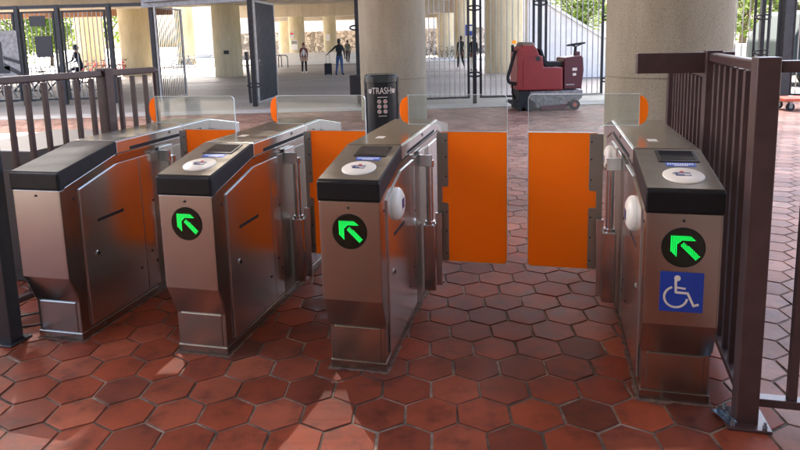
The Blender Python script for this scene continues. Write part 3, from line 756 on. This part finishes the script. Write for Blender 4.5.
for k in range(8):
    if k in (4, 7): continue
    fpost(xs[k], ys[k], names[k], 3.4, .09 if k != 6 else .2, rings=((.72, 2.32) if k == 1 else (2.4,) if k == 2 else (2.0, .5) if k == 3 else (1.9, 1.1) if k == 5 else (1.92,) if k == 0 else ()), box=((-.20, -.32, .33), (.08, -.05, .80)) if k == 0 else None)
lab2 = ['picket leaf between the trash bin post and the ringed post', 'picket leaf in front of the wide pale column', 'picket leaf behind the steering wheel of the floor cleaner', 'picket leaf behind the broadest column', 'picket leaf just right of the broadest column', 'narrow picket leaf left of the thick dark post', 'picket leaf cut by the right frame edge']
for k in range(7):
    if k == 3: continue
    a, c = Vector((xs[k], ys[k])), Vector((xs[k+1], ys[k+1])); d = (c-a).normalized()*.12
    leaf(a.x+d.x, a.y+d.y, c.x-d.x, c.y-d.y, lab2[k], z1=3.2)
leaf(gp(697, 15.2), 15.2, gp(758, 14.62)-.12, 14.62, 'x', z1=3.2) if False else None
# left run
YL = 18.3
lx = [gp(-40, YL), gp(22, YL), gp(62, YL), gp(113, YL), gp(155, YL)]
pl_ = ['tall dark fence post beyond the left frame edge', 'tall dark post right of the dark picture panel', 'tall dark post left of the cyclist', 'tall dark post right of the cyclist, above the brown railing post', 'dark post carrying the half open picket leaf on the left']
ll = ['picket panel above the dark picture panel at the left edge', 'picket panel carrying the two dark sign boards', 'picket panel in front of the cyclist', '']
for k in range(5): fpost(lx[k], YL, pl_[k], 2.85 if k < 4 else 2.9, .12)
for k in range(3): leaf(lx[k]+.1, YL, lx[k+1]-.1, YL, ll[k], z1=2.68, bars='fence_light', br=.016)
b = MB(); b.box((0, 0, 0), (lx[4]-lx[0]+2, .09, .09)); o = b.build('fence_beam', 'fence_dark'); o.location = ((lx[4]+lx[0])/2-1, YL, 2.80); tag(o, 'long dark top beam over the left fence posts', 'beam')
# dark sign boards and picture panel
for (cx_, wpx, zt, zb, lab) in ((42.5, 14, 2.55, 2.26, 'small dark sign board hanging high on the left fence'), (46.5, 15, 1.98, 1.38, 'larger square dark sign board on the left fence')):
    b = MB(); b.b2((-wpx/34/2-.02, 0, zb), (wpx/34/2+.02, .03, zt)); o = b.build('sign_board', 'black', None, .004); o.location = (gp(cx_, YL), YL-.06, 0); tag(o, lab, 'sign')
pp = empty('picture_panel', (gp(2, YL)-.2, YL-.08, 0), 0, 'large framed picture of a dark vehicle on the fence at the left edge', 'poster')
b = MB(); b.b2((-.65, 0, .80), (.75, .03, 2.16)); b.build('board', 'postergrey', pp)
b = MB(); b.b2((-.3, -.008, 1.15), (.28, 0, 1.85)); b.b2((-.2, -.009, 1.85), (.2, 0, 1.98)); b.b2((-.6, -.006, .95), (.45, 0, 1.15)); b.prism([(.3, 1.1), (.75, .85), (.75, .98), (.3, 1.25)], 'y', -.006, 0); b.prism([(.3, 1.35), (.75, 1.2), (.75, 1.3), (.3, 1.45)], 'y', -.006, 0)
b.b2((-.6, -.006, .82), (.2, 0, .88)); b.build('printed_vehicle', 'black', pp)
b = MB(); b.b2((-.22, -.012, 1.5), (-.04, -.009, 1.72)); b.b2((.02, -.012, 1.5), (.2, -.009, 1.72)); b.build('printed_window', 'fence', pp)
# half open leaves
leaf(gp(155, 17.9)+.05, 18.0, gp(184.5, 19.9), 19.9, 'half open picket leaf swung back left of the lone column', z0=.05, z1=2.72, sp=.115, name='gate_leaf', frame='fence_light', bars='fence_dark', br=.0135)
leaf(gp(255.5, 16.4), 16.5, gp(276, 18.3), 18.3, 'half open leaf of dense dark mesh right of the lone column', z0=.05, z1=2.72, sp=.075, name='gate_leaf', frame='fence_light', bars='fence_dark', br=.0125)
fpost(gp(253, 16.2), 16.2, 'dark post carrying the dense dark mesh leaf', 2.75, .12, rings=(.55,))
b = MB(); b.box((0, 0, .7), (.07, .07, 1.4)); o = b.build('bollard', 'black'); o.location = (gp(248.5, 17.2), 17.2, 0); o.rotation_euler = (0, R(-2), 0); tag(o, 'short dark stay post just left of the mesh leaf post', 'post')
a, c = Vector((gp(148, 18.3), 18.3)), Vector((gp(358, 15.3), 15.3)); m_ = (a+c)/2; d = c-a
b = MB(); b.box((0, 0, 0), (d.length, .16, .26)); b.tube((-d.length/2+.2, -.14, .02), (d.length/2-1, -.14, .06), .035, n=8); o = b.build('gate_lintel', 'fence'); o.location = (m_.x, m_.y, 2.83); o.rotation_euler = (0, 0, math.atan2(d.y, d.x)); tag(o, 'long grey steel lintel over the open gateway', 'beam')

# ------------------------------------------------------------------ trash bin
def text_mesh(body, size, mat, parent, loc, depth=.002, name='lettering', ax='CENTER'):
    cu = bpy.data.curves.new('t', 'FONT'); cu.body = body; cu.size = size; cu.extrude = depth; cu.align_x = ax
    to = bpy.data.objects.new('t', cu); COL.objects.link(to)
    dg = bpy.context.evaluated_depsgraph_get(); me = bpy.data.meshes.new_from_object(to.evaluated_get(dg))
    bpy.data.objects.remove(to)
    me.materials.clear(); me.materials.append(M[mat])
    o = bpy.data.objects.new(name, me); COL.objects.link(o); o.parent = parent; o.location = loc; o.rotation_euler = (pi/2, 0, 0)
    return o
YB = 10.3
tb = empty('trash_bin', (gp(380.5, YB), YB, 0), R(2), 'tall black trash bin lettered TRASH in front of the tan column', 'trash bin')
def rr_poly(wx, wy, r, n=12):
    pts = []
    for sx, sy, a0 in ((1, 1, 0), (-1, 1, pi/2), (-1, -1, pi), (1, -1, 1.5*pi)):
        for q in range(n+1):
            a = a0+pi/2*q/n; pts.append((sx*(wx-r)+cos(a)*r, sy*(wy-r)+sin(a)*r))
    return pts
b = MB(); b.prism(rr_poly(.262, .24, .19), 'z', .03, .93); b.build('body', 'bin', tb)
b = MB(); b.prism(rr_poly(.275, .255, .20), 'z', .932, 1.04); b.prism(rr_poly(.25, .23, .18), 'z', 1.04, 1.06); b.build('lid', 'binlid', tb, .008)
b = MB(); b.b2((.255, -.12, .02), (.280, -.09, 1.0)); b.b2((-.280, -.12, .02), (-.255, -.09, 1.0)); b.build('corner_trim', 'silver', tb)
t1 = text_mesh('TRASH', .118, 'cream', tb, (0, -.244, .755)); t1.scale = (.88, 1.25, 1)
for x in (-.185, .185):
    b = MB(); b.prism([(x-.018, .765), (x+.018, .765), (x+.026, .815), (x-.026, .815)], 'y', -.2425, -.238) ; b.prism([(x-.03, .819), (x+.03, .819), (x+.024, .835), (x-.024, .835)], 'y', -.2425, -.238); b.build('cup_icon', 'cream', tb)
text_mesh('NO RECYCLING', .028, 'cream', tb, (0, -.243, .688)) if False else None
b = MB(); b.b2((-.07, -.2425, .695), (.09, -.238, .705)); b.b2((-.06, -.2425, .392), (.07, -.238, .400)); b.build('small_print', 'cream', tb)
for i in (-1, 1):
    for j in range(3):
        x, z = .005+i*.048, .632-j*.082
        b = MB(); b.path([(x+cos(q*pi/8)*.027, -.243, z+sin(q*pi/8)*.027) for q in range(16)], .0055, 6, 0, True); b.tube((x-.019, -.243, z+.019), (x+.019, -.243, z-.019), .0045, n=6); disc(b, x, z, .017, -.2422, -.2395, 1, 12)
        b.build('prohibition_icon', ['cream', 'red_ink'], tb)

# ------------------------------------------------------------------ ride-on floor scrubber
YS = 13.9
sc = empty('floor_scrubber', (gp(546, YS), YS, 0), R(1), 'dark red ride-on floor scrubber parked beyond the wide aisle', 'floor cleaner')
k_ = 1/225.
Q = lambda x, y: ((x-300)*k_, (395-y)*k_)
b = MB(); b.prism([Q(*p) for p in ((140, 292), (140, 112), (150, 92), (172, 76), (222, 76), (236, 98), (246, 126), (262, 131), (268, 182), (360, 186), (362, 296))], 'y', -.38, .38); b.build('rear_body', 'scrub_red', sc, .02)
b = MB(); b.prism([Q(*p) for p in ((168, 290), (168, 150), (176, 136), (234, 134), (240, 146), (256, 150), (262, 190), (352, 194), (354, 290))], 'y', -.392, -.379); b.build('side_panel', 'scrub_red', sc, .006)
b = MB(); b.prism([Q(*p) for p in ((226, 130), (246, 130), (250, 152), (230, 152))], 'y', -.397, -.392); b.build('latch', 'black', sc)
b = MB(); b.prism([Q(*p) for p in ((165, 72), (178, 60), (216, 62), (232, 74), (226, 80), (170, 80))], 'y', -.30, .30); b.build('tank_lid', 'capslope', sc, .015)
b = MB(); b.prism([Q(*p) for p in ((370, 292), (370, 146), (378, 140), (452, 132), (462, 142), (466, 205), (456, 292))], 'y', -.33, .33); fc = b.build('front_column', 'scrub_red2', sc, .015)
b = MB(); b.prism([Q(*p) for p in ((410, 190), (432, 190), (432, 204), (410, 204))], 'y', -.336, -.33); b.prism([Q(*p) for p in ((412, 216), (428, 216), (428, 228), (412, 228))], 'y', -.336, -.33); b.build('decals', 'cream', fc)
b = MB(); b.prism([Q(*p) for p in ((378, 268), (420, 268), (420, 274), (378, 274))], 'y', -.336, -.33); b.build('decals', 'fence_light', fc)
b = MB(); b.prism([Q(*p) for p in ((250, 94), (264, 92), (284, 150), (300, 158), (360, 160), (364, 178), (300, 186), (276, 178))], 'y', -.26, .26); b.build('seat', 'rubber', sc, .02)
c_ = Q(448, 78)
sw = MB(); pts = [(c_[0]+cos(q*pi/12)*.19, sin(q*pi/12)*.19, c_[1]+cos(q*pi/12)*.025) for q in range(24)]
sw.path(pts, .016, 8, 0, True)
for q in (0, 8, 16): sw.tube(pts[q], (c_[0]-.01, 0, c_[1]-.06), .011, n=8)
sw.tube((c_[0]-.01, 0, c_[1]-.05), (*[Q(443, 140)[0], 0, Q(443, 140)[1]],), .028, n=12); sw.build('steering_wheel', 'rubber', sc)
b = MB(); b.box((Q(448, 125)[0]+.02, 0, Q(448, 125)[1]), (.10, .16, .10)); b.build('dash', 'scrub_red2', sc, .01)
b = MB(); b.prism([Q(*p) for p in ((186, 300), (462, 298), (460, 335), (440, 352), (392, 352), (376, 376), (352, 384), (240, 384), (222, 350), (192, 330))], 'y', -.34, .34); b.build('brush_deck', 'silver', sc, .012)
b = MB(); b.prism([Q(*p) for p in ((250, 372), (378, 364), (380, 380), (360, 389), (262, 391))], 'y', -.40, .40); b.build('brush_skirt', 'scrub_red2', sc, .008)
b = MB(); b.prism([Q(*p) for p in ((150, 296), (208, 296), (196, 330), (190, 372), (160, 384), (146, 340))], 'y', -.36, .36); b.build('rear_frame', 'rubber', sc, .01)
for (x, y, r_, hub) in ((203, 369, .112, 0), (422, 369, .112, 1)):
    for yy in ((-.33,), (.33,)):
        X, Z = Q(x, y); b = MB(); b.tube((X, yy[0]-.045, Z), (X, yy[0]+.045, Z), r_, n=28); wh = b.build('wheel', 'rubber', sc, .012)
        b = MB(); b.tube((X, yy[0]-.052, Z), (X, yy[0]+.05, Z), .045, n=16); b.build('hub', 'dolly' if hub else 'bolt', wh)
b = MB(); b.path([(*[Q(135, 100)[0], -.25, Q(135, 100)[1]],), (Q(112, 180)[0], -.27, Q(112, 180)[1]), (Q(98, 228)[0], -.27, Q(98, 228)[1]), (Q(104, 254)[0], -.27, Q(104, 254)[1]), (Q(140, 262)[0], -.25, Q(140, 262)[1])], .036, 10)
b.path([(Q(132, 262)[0], -.05, Q(132, 262)[1]), (Q(130, 310)[0], -.05, Q(130, 310)[1]), (Q(150, 345)[0], 0, Q(150, 345)[1])], .02, 8); b.build('hose', 'rubber', sc)
b = MB(); b.prism([Q(*p) for p in ((118, 362), (128, 350), (156, 352), (158, 392), (148, 392), (144, 366))], 'y', -.42, .42); b.build('squeegee', 'rubber', sc, .005)
b = MB(); b.b2((Q(126, 0)[0], -.06, Q(0, 108)[1]), (Q(138, 0)[0], .0, Q(0, 74)[1])); b.build('beacon_stalk', 'bolt', sc)
b = MB(); b.lathe([(.055, 0), (.055, .03), (.045, .07), (.0, .075)], (Q(141, 68)[0], -.03, Q(141, 68)[1]), 16); b.build('beacon', 'amber', sc)

# ------------------------------------------------------------------ people
def skinned(name, nodes, edges, rad, mats, pick, parent=None, sub=2):
    me = bpy.data.meshes.new(name); me.from_pydata(nodes, edges, []); o = bpy.data.objects.new('tmp', me); COL.objects.link(o)
    sk = o.modifiers.new('s', 'SKIN'); sk.use_smooth_shade = True
    for v, r_ in zip(me.skin_vertices[0].data, rad): v.radius = (r_, r_) if not isinstance(r_, tuple) else r_
    me.skin_vertices[0].data[0].use_root = True
    ss = o.modifiers.new('u', 'SUBSURF'); ss.levels = sub; ss.render_levels = sub
    dg = bpy.context.evaluated_depsgraph_get(); m2 = bpy.data.meshes.new_from_object(o.evaluated_get(dg))
    bpy.data.objects.remove(o)
    m2.materials.clear()
    for m in mats: m2.materials.append(M[m])
    for p in m2.polygons: p.material_index = pick(p.center); p.use_smooth = True
    r = bpy.data.objects.new(name, m2); COL.objects.link(r); r.parent = parent
    return r
def person(loc, rz, h, label, top, bottom, skin='skin', hair='hair', shoe='blackcloth', arms=None, legs=None, long_hair=False, lean=0, seat=False, belt=.53, hat=None, sleeve=True):
    e = empty('person', loc, rz, label, 'person'); k = h/1.75
    # facing local -Y (towards the camera when rz = 0)
    arms = arms or [((.205, .02, 1.15), (.20, -.07, .90)), ((-.21, .03, 1.15), (-.195, -.03, .89))]
    legs = legs or [((.10, -.01, .50), (.11, .03, .09)), ((-.10, -.01, .50), (-.12, .03, .09))]
    n = [(0, 0, .93), (0, lean*.3, 1.10), (0, lean*.7, 1.28), (0, lean, 1.43), (0, lean-.005, 1.52), (0, lean-.02, 1.60), (0, lean-.02, 1.70)]
    rd = [(.135, .10), (.125, .09), (.16, .105), (.10, .07), .05, (.078, .095), (.070, .085)]; ed = [(i, i+1) for i in range(6)]
    if seat: n = [(a, b_, c) for a, b_, c in n]
    for s, (el, ha) in zip((1, -1), arms):
        i0 = len(n); sh = (s*.17, lean, 1.40); n += [sh, el, ha]; rd += [.062, .043, .028]; ed += [(3, i0), (i0, i0+1), (i0+1, i0+2)]
        d = (Vector(ha)-Vector(el)).normalized(); pm = Vector(ha)+d*.075; i1 = len(n); n.append(pm[:]); rd.append((.034, .018)); ed.append((i0+2, i1))
        side = d.cross(Vector((0, 1, 0))).normalized() if abs(d.y) < .8 else Vector((1, 0, 0))
        for q, L_ in zip((-1.5, -.5, .5, 1.5), (.065, .08, .085, .07)):
            i2 = len(n); n.append((pm+side*q*.017+d*.03)[:]); rd.append(.0085); n.append((pm+side*q*.019+d*(.03+L_)+Vector((0, -.012, 0)))[:]); rd.append(.007); ed += [(i1, i2), (i2, i2+1)]
        i2 = len(n); n.append((Vector(ha)+d*.03+Vector((0, -.035, 0)))[:]); rd.append(.010); n.append((Vector(ha)+d*.07+Vector((0, -.055, 0)))[:]); rd.append(.008); ed += [(i0+2, i2), (i2, i2+1)]
    for s, (kn, an) in zip((1, -1), legs):
        i0 = len(n); n += [(s*.09, 0, .88), kn, an, (an[0]+s*.02, an[1]-.17, max(.035, an[2]-.05))]; rd += [(.095, .10), .065, .045, (.042, .032)]; ed += [(0, i0), (i0, i0+1), (i0+1, i0+2), (i0+2, i0+3)]
    mats = [skin, top, bottom, shoe]
    hands = [Vector(a[1]) for a in arms]; feet = [Vector(l[1]) for l in legs]; el = [Vector(a[0]) for a in arms]
    def pick(c):
        if any((c-q).length < .22 and (c-q2).length > (q-q2).length*.98 for q, q2 in zip(hands, el)): return 0
        if not sleeve and any((c-q2).length < .30 and c.z < 1.3 and abs(c.x) > .19 for q2 in el): return 0
        if any((c-q).length < .24 and c.z < q.z+.02 for q in feet): return 3
        if c.z > 1.475: return 0
        return 1 if (c.z > .93 or abs(c.x) > .21 and c.z > .75) else 2
    n = [(a*k, b_*k, c*k) for a, b_, c in n]; rd = [tuple(x*k for x in r_) if isinstance(r_, tuple) else r_*k for r_ in rd]
    body = skinned('body', n, ed, rd, mats, lambda c: pick(c/k), e)
    b = MB(); b.ball((0, (lean-.005)*k, 1.672*k), .104*k, 0, 10, (.86, 1.0, 1.02))
    if long_hair: b.ball((0, (lean+.045)*k, 1.54*k), .10*k, 0, 8, (.9, .6, 1.7))
    b.ball((0, (lean+.02)*k, 1.64*k), .098*k, 0, 8, (.9, .95, .95)); ho = b.build('hair' if not hat else 'helmet', hat or hair, e)
    b = MB()
    for s in (-1, 1): b.ball((s*.033*k, (lean-.112)*k, 1.625*k), .011*k, 0, 5)
    b.ball((0, (lean-.112)*k, 1.565*k), .018*k, 1, 5, (1.3, .5, .4)); b.build('eyes_and_mouth', ['hair', 'maroon_cloth'], e)
    b = MB(); b.ball((0, (lean-.122)*k, 1.60*k), .016*k, 0, 5, (.8, 1.1, 1.4)); b.build('nose', skin, e)
    return e
YP = 30.6
person((gp(339.5, YP), YP, -.02), R(168), 1.74, 'man in dark jacket and blue jeans reaching toward a suitcase, seen from behind', 'navy', 'jeans', 'skin_dark',
       arms=[((.40, -.10, 1.23), (.62, -.20, 1.08)), ((-.25, .02, 1.16), (-.24, -.12, .93))], legs=[((.13, -.02, .50), (.19, .03, .09)), ((-.10, -.02, .50), (-.13, .02, .09))])
bp = MB(); bp.ball((0, 0, 0), .19, 0, 10, (.85, .5, 1.25)); bp.b2((-.1, .06, -.16), (.1, .13, .0)); o = bp.build('backpack', 'blackcloth'); o.location = (gp(339.8, YP), YP-.21, 1.24); tag(o, 'black backpack worn by the man with the suitcase', 'backpack')
st_ = empty('suitcase', (gp(328, YP), YP-.1, -.02), R(8), 'black cabin suitcase with raised handle beside the reaching man', 'suitcase')
b = MB(); b.b2((-.18, -.11, .07), (.18, .11, .60)); b.build('shell', 'blackcloth', st_, .03)
b = MB(); b.tube((-.09, .05, .58), (-.09, .05, 1.02), .009, n=8); b.tube((.09, .05, .58), (.09, .05, 1.02), .009, n=8); b.tube((-.1, .05, 1.02), (.1, .05, 1.02), .014, n=8); b.build('handle', 'silver', st_)
for x in (-.14, .14):
    for y in (-.08, .08): b = MB(); b.tube((x-.012, y, .035), (x+.012, y, .035), .035, n=12); b.build('wheel', 'rubber', st_)
person((gp(304, 33.5), 33.5, -.02), R(5), 1.60, 'woman with auburn hair, maroon cardigan, black trousers and white shoes', 'maroon_cloth', 'blackcloth', 'skin', 'hair_red', 'white', long_hair=True)
wm = [o for o in COL.objects if o.get('label', '').startswith('woman')][0]
b = MB(); b.ball((0, -.075, 1.10), .15, 0, 8, (.55, .42, 1.25)); b.build('top', 'white_cloth', wm)
person((gp(348, 47), 47, -.02), R(170), 1.72, 'person in grey green top walking away behind the man with the suitcase', 'grey_cloth', 'blackcloth', 'skin_dark',
       legs=[((.10, -.08, .50), (.11, -.10, .09)), ((-.10, .0, .50), (-.11, .22, .14))])
person((gp(461, 33.5), 33.5, -.02), R(200), 1.74, 'person in black clothes walking beyond the closed picket leaf', 'blackcloth', 'blackcloth', 'skin_dark', shoe='white',
       legs=[((.10, -.12, .51), (.11, -.16, .09)), ((-.10, -.02, .50), (-.12, .20, .13))])
person((gp(473.5, 31.5), 31.5, -.02), R(10), 1.72, 'person in dark top and pale jeans standing behind the ringed fence post', 'blackcloth', 'white_cloth', 'skin_dark')
# ------------------------------------------------------------------ bicycles
def bicycle(loc, rz, mat, label, group=None, first=None):
    if first:
        e = copy_tree(first); e.location = loc; e.rotation_euler = (0, 0, rz); e['label'] = label
        if group: e['group'] = group
        return e
    e = empty('bicycle', loc, rz, label, 'bicycle', group)
    for x in (-.52, .52):
        b = MB(); b.path([(x+cos(q*pi/12)*.33, 0, .34+sin(q*pi/12)*.33) for q in range(24)], .018, 6, 0, True); wh = b.build('wheel', 'rubber', e)
        b = MB()
        for q in range(10): b.tube((x, 0, .34), (x+cos(q*pi/5)*.32, 0, .34+sin(q*pi/5)*.32), .003, n=4)
        b.tube((x, -.04, .34), (x, .04, .34), .025, n=8); b.build('spokes', 'silver', wh)
    b = MB()
    for p, q in (((-.52, .34), (-.08, .30)), ((-.08, .30), (-.2, .82)), ((-.08, .30), (.36, .78)), ((-.18, .74), (.34, .84)), ((-.52, .34), (-.18, .74)), ((.34, .86), (.52, .34))):
        b.tube((p[0], 0, p[1]), (q[0], 0, q[1]), .02, n=8)
    b.build('frame', mat, e)
    b = MB(); b.tube((.34, 0, .84), (.31, 0, 1.0), .015, n=8); b.tube((.31, -.27, 1.0), (.31, .27, 1.0), .014, n=8); b.build('handlebar', 'bikeblack', e)
    b = MB(); b.ball((-.22, 0, .92), .09, 0, 6, (1.4, .8, .35)); b.tube((-.2, 0, .8), (-.22, 0, .9), .014, n=6); b.build('saddle', 'bikeblack', e)
    b = MB(); b.tube((-.08, -.1, .30), (-.08, .1, .30), .015, n=6); b.b2((-.03, -.16, .13), (.07, -.08, .15)); b.b2((-.19, .08, .45), (-.09, .16, .47)); b.tube((-.08, -.09, .3), (.02, -.09, .15), .01, n=6); b.tube((-.08, .09, .3), (-.14, .09, .46), .01, n=6); b.build('pedals', 'bikeblack', e)
    return e
YC = 24.5
cyb = bicycle((gp(78, YC), YC, -.02), R(180), 'bikeblack', 'black bicycle ridden by the cyclist behind the left fence')
cyc = person((gp(80, YC), YC, .02), R(-90), 1.72, 'cyclist in dark clothes and helmet riding left behind the left fence', 'navy', 'blackcloth', 'skin', hat='bikeblack',
             arms=[((.19, -.22, 1.14), (.22, -.42, 1.05)), ((-.19, -.22, 1.14), (-.22, -.42, 1.05))], lean=-.12,
             legs=[((.10, -.38, .78), (.10, -.16, .38)), ((-.10, -.34, .62), (-.10, -.14, .20))])
rb_ = bicycle((gp(90, 36), 36, -.02), R(12), 'redbike', 'leftmost red share bike in the glare right of the cyclist', 'red share bikes in a row')
redlab = ['second red share bike from the cyclist', 'third red share bike from the cyclist', 'fourth red share bike from the cyclist, left of the tall post', 'fifth red share bike, just right of the tall post', 'rightmost red share bike beside the cream column']
for i, px in enumerate((98, 107, 116, 122, 130)): bicycle((gp(px, 36.2), 36.2, -.02), R(12), None, redlab[i], 'red share bikes in a row', rb_)
bb = bicycle((gp(184, 44), 44, -.02), R(40), 'bikeblue', 'blue grey bicycle parked left of the lone yellow column, nearest the open leaf', 'bicycles parked round the lone column')
for px, y, a, lb in ((191, 44.5, 60, 'blue grey bicycle in the middle of the three left of the lone yellow column'), (213, 45, 50, 'blue grey bicycle close against the left side of the lone yellow column'), (242.5, 44, 70, 'blue grey bicycle peeking out right of the lone yellow column')):
    bicycle((gp(px, y), y, -.02), R(a), None, lb, 'bicycles parked round the lone column', bb)
kb_ = bicycle((gp(428, 52), 52, -.02), R(35), 'bikeblack', 'black bicycle parked far off just right of the tan column', 'black bicycles by the far wall')
for px, lb in ((438, 'black bicycle second from the tan column by the far wall'), (449, 'black bicycle third from the tan column by the far wall'), (455, 'black bicycle nearest the walking person in black')):
    bicycle((gp(px, 52.5), 52.5, -.02), R(35+px % 7*6), None, lb, 'black bicycles by the far wall', kb_)
for px, lb, c_ in ((9, 'black bicycle at the left edge seen under the brown rail', 'bikeblack'), (26, 'black bicycle under the larger square sign board', 'bikeblack'), (44, 'black bicycle left of the cyclist seen through the railing', 'bikeblack')):
    bicycle((gp(px, 20), 20.2, -.02), R(25), None, lb, 'black bicycles behind the left fence', kb_)
# racks at far
def hoop(px, Y, lb):
    b = MB(); b.path([(-.3, 0, 0), (-.3, 0, .7), (-.22, 0, .82), (.22, 0, .82), (.3, 0, .7), (.3, 0, 0)], .03, 8); o = b.build('bike_rack', 'fence_dark'); o.location = (gp(px, Y), Y, -.02); tag(o, lb, 'bike rack', 'hoop racks')
hoop(283, 42, 'black hoop rack between the mesh leaf and the column with notices'); hoop(277, 43, 'black hoop rack closest to the mesh leaf')
# blue sign behind post
b = MB(); b.box((0, 0, 0), (.62, .04, .62)); b.b2((-.18, -.03, -.05), (.18, -.02, .22), 1); b.tube((0, .05, -2.2), (0, .05, .3), .04, n=8, mi=2); o = b.build('street_sign', ['blue', 'white', 'fence']); o.location = (gp(471, 36), 36, 2.05); tag(o, 'small blue and white sign on a pole above the two people beyond the gates', 'sign')

# ------------------------------------------------------------------ dolly and vehicle at the right
YD = 12.6
dl = empty('flatbed_dolly', (gp(806, YD), YD, 0), R(-4), 'flat orange red platform dolly on casters at the right frame edge', 'dolly')
b = MB(); b.b2((-.50, -.3, .19), (.50, .3, .25)); b.build('platform', 'dolly', dl, .008)
for x in (-.36, .36):
    for y in (-.22, .22):
        b = MB(); b.tube((x, y-.02, .08), (x, y+.02, .08), .08, n=20); wh = b.build('caster', 'rubber', dl, .006)
        b = MB(); b.tube((x, y-.027, .08), (x, y+.027, .08), .035, n=12); b.b2((x-.03, y-.03, .08), (x+.03, y+.03, .188)) if False else None; b.build('hub', 'silver', wh)
        b = MB(); b.b2((x-.03, y-.034, .08), (x+.03, y-.028, .19)); b.b2((x-.03, y+.028, .08), (x+.03, y+.034, .19)); b.build('fork', 'silver', wh)
vn = empty('parked_van', (gp(815, 19), 19, 0), R(8), 'dark green parked van behind the pickets at the right edge', 'van')
b = MB(); b.prism([(-1.6, .3), (-1.6, 1.3), (-1.15, 2.05), (-.9, 2.15), (3.2, 2.15), (3.2, .3)], 'y', -.95, .95); b.build('body', 'van', vn, .05)
b = MB(); b.prism([(-1.35, 1.3), (-1.0, 1.95), (-.1, 1.95), (-.1, 1.3)], 'y', -.96, -.94); b.prism([(.0, 1.3), (.0, 1.95), (1.4, 1.95), (1.4, 1.3)], 'y', -.96, -.94); b.build('window', 'vanglass', vn)
for x in (-.9, 2.3):
    b = MB(); b.tube((x, -.98, .34), (x, -.75, .34), .34, n=28); wh = b.build('wheel', 'rubber', vn); b = MB(); b.tube((x, -.99, .34), (x, -.9, .34), .19, n=20); b.build('rim', 'silver', wh)

# ------------------------------------------------------------------ render
S.render.engine = 'CYCLES'
S.cycles.max_bounces = 8; S.cycles.transparent_max_bounces = 12
S.cycles.use_denoising = True
S.cycles.sample_clamp_indirect = 8
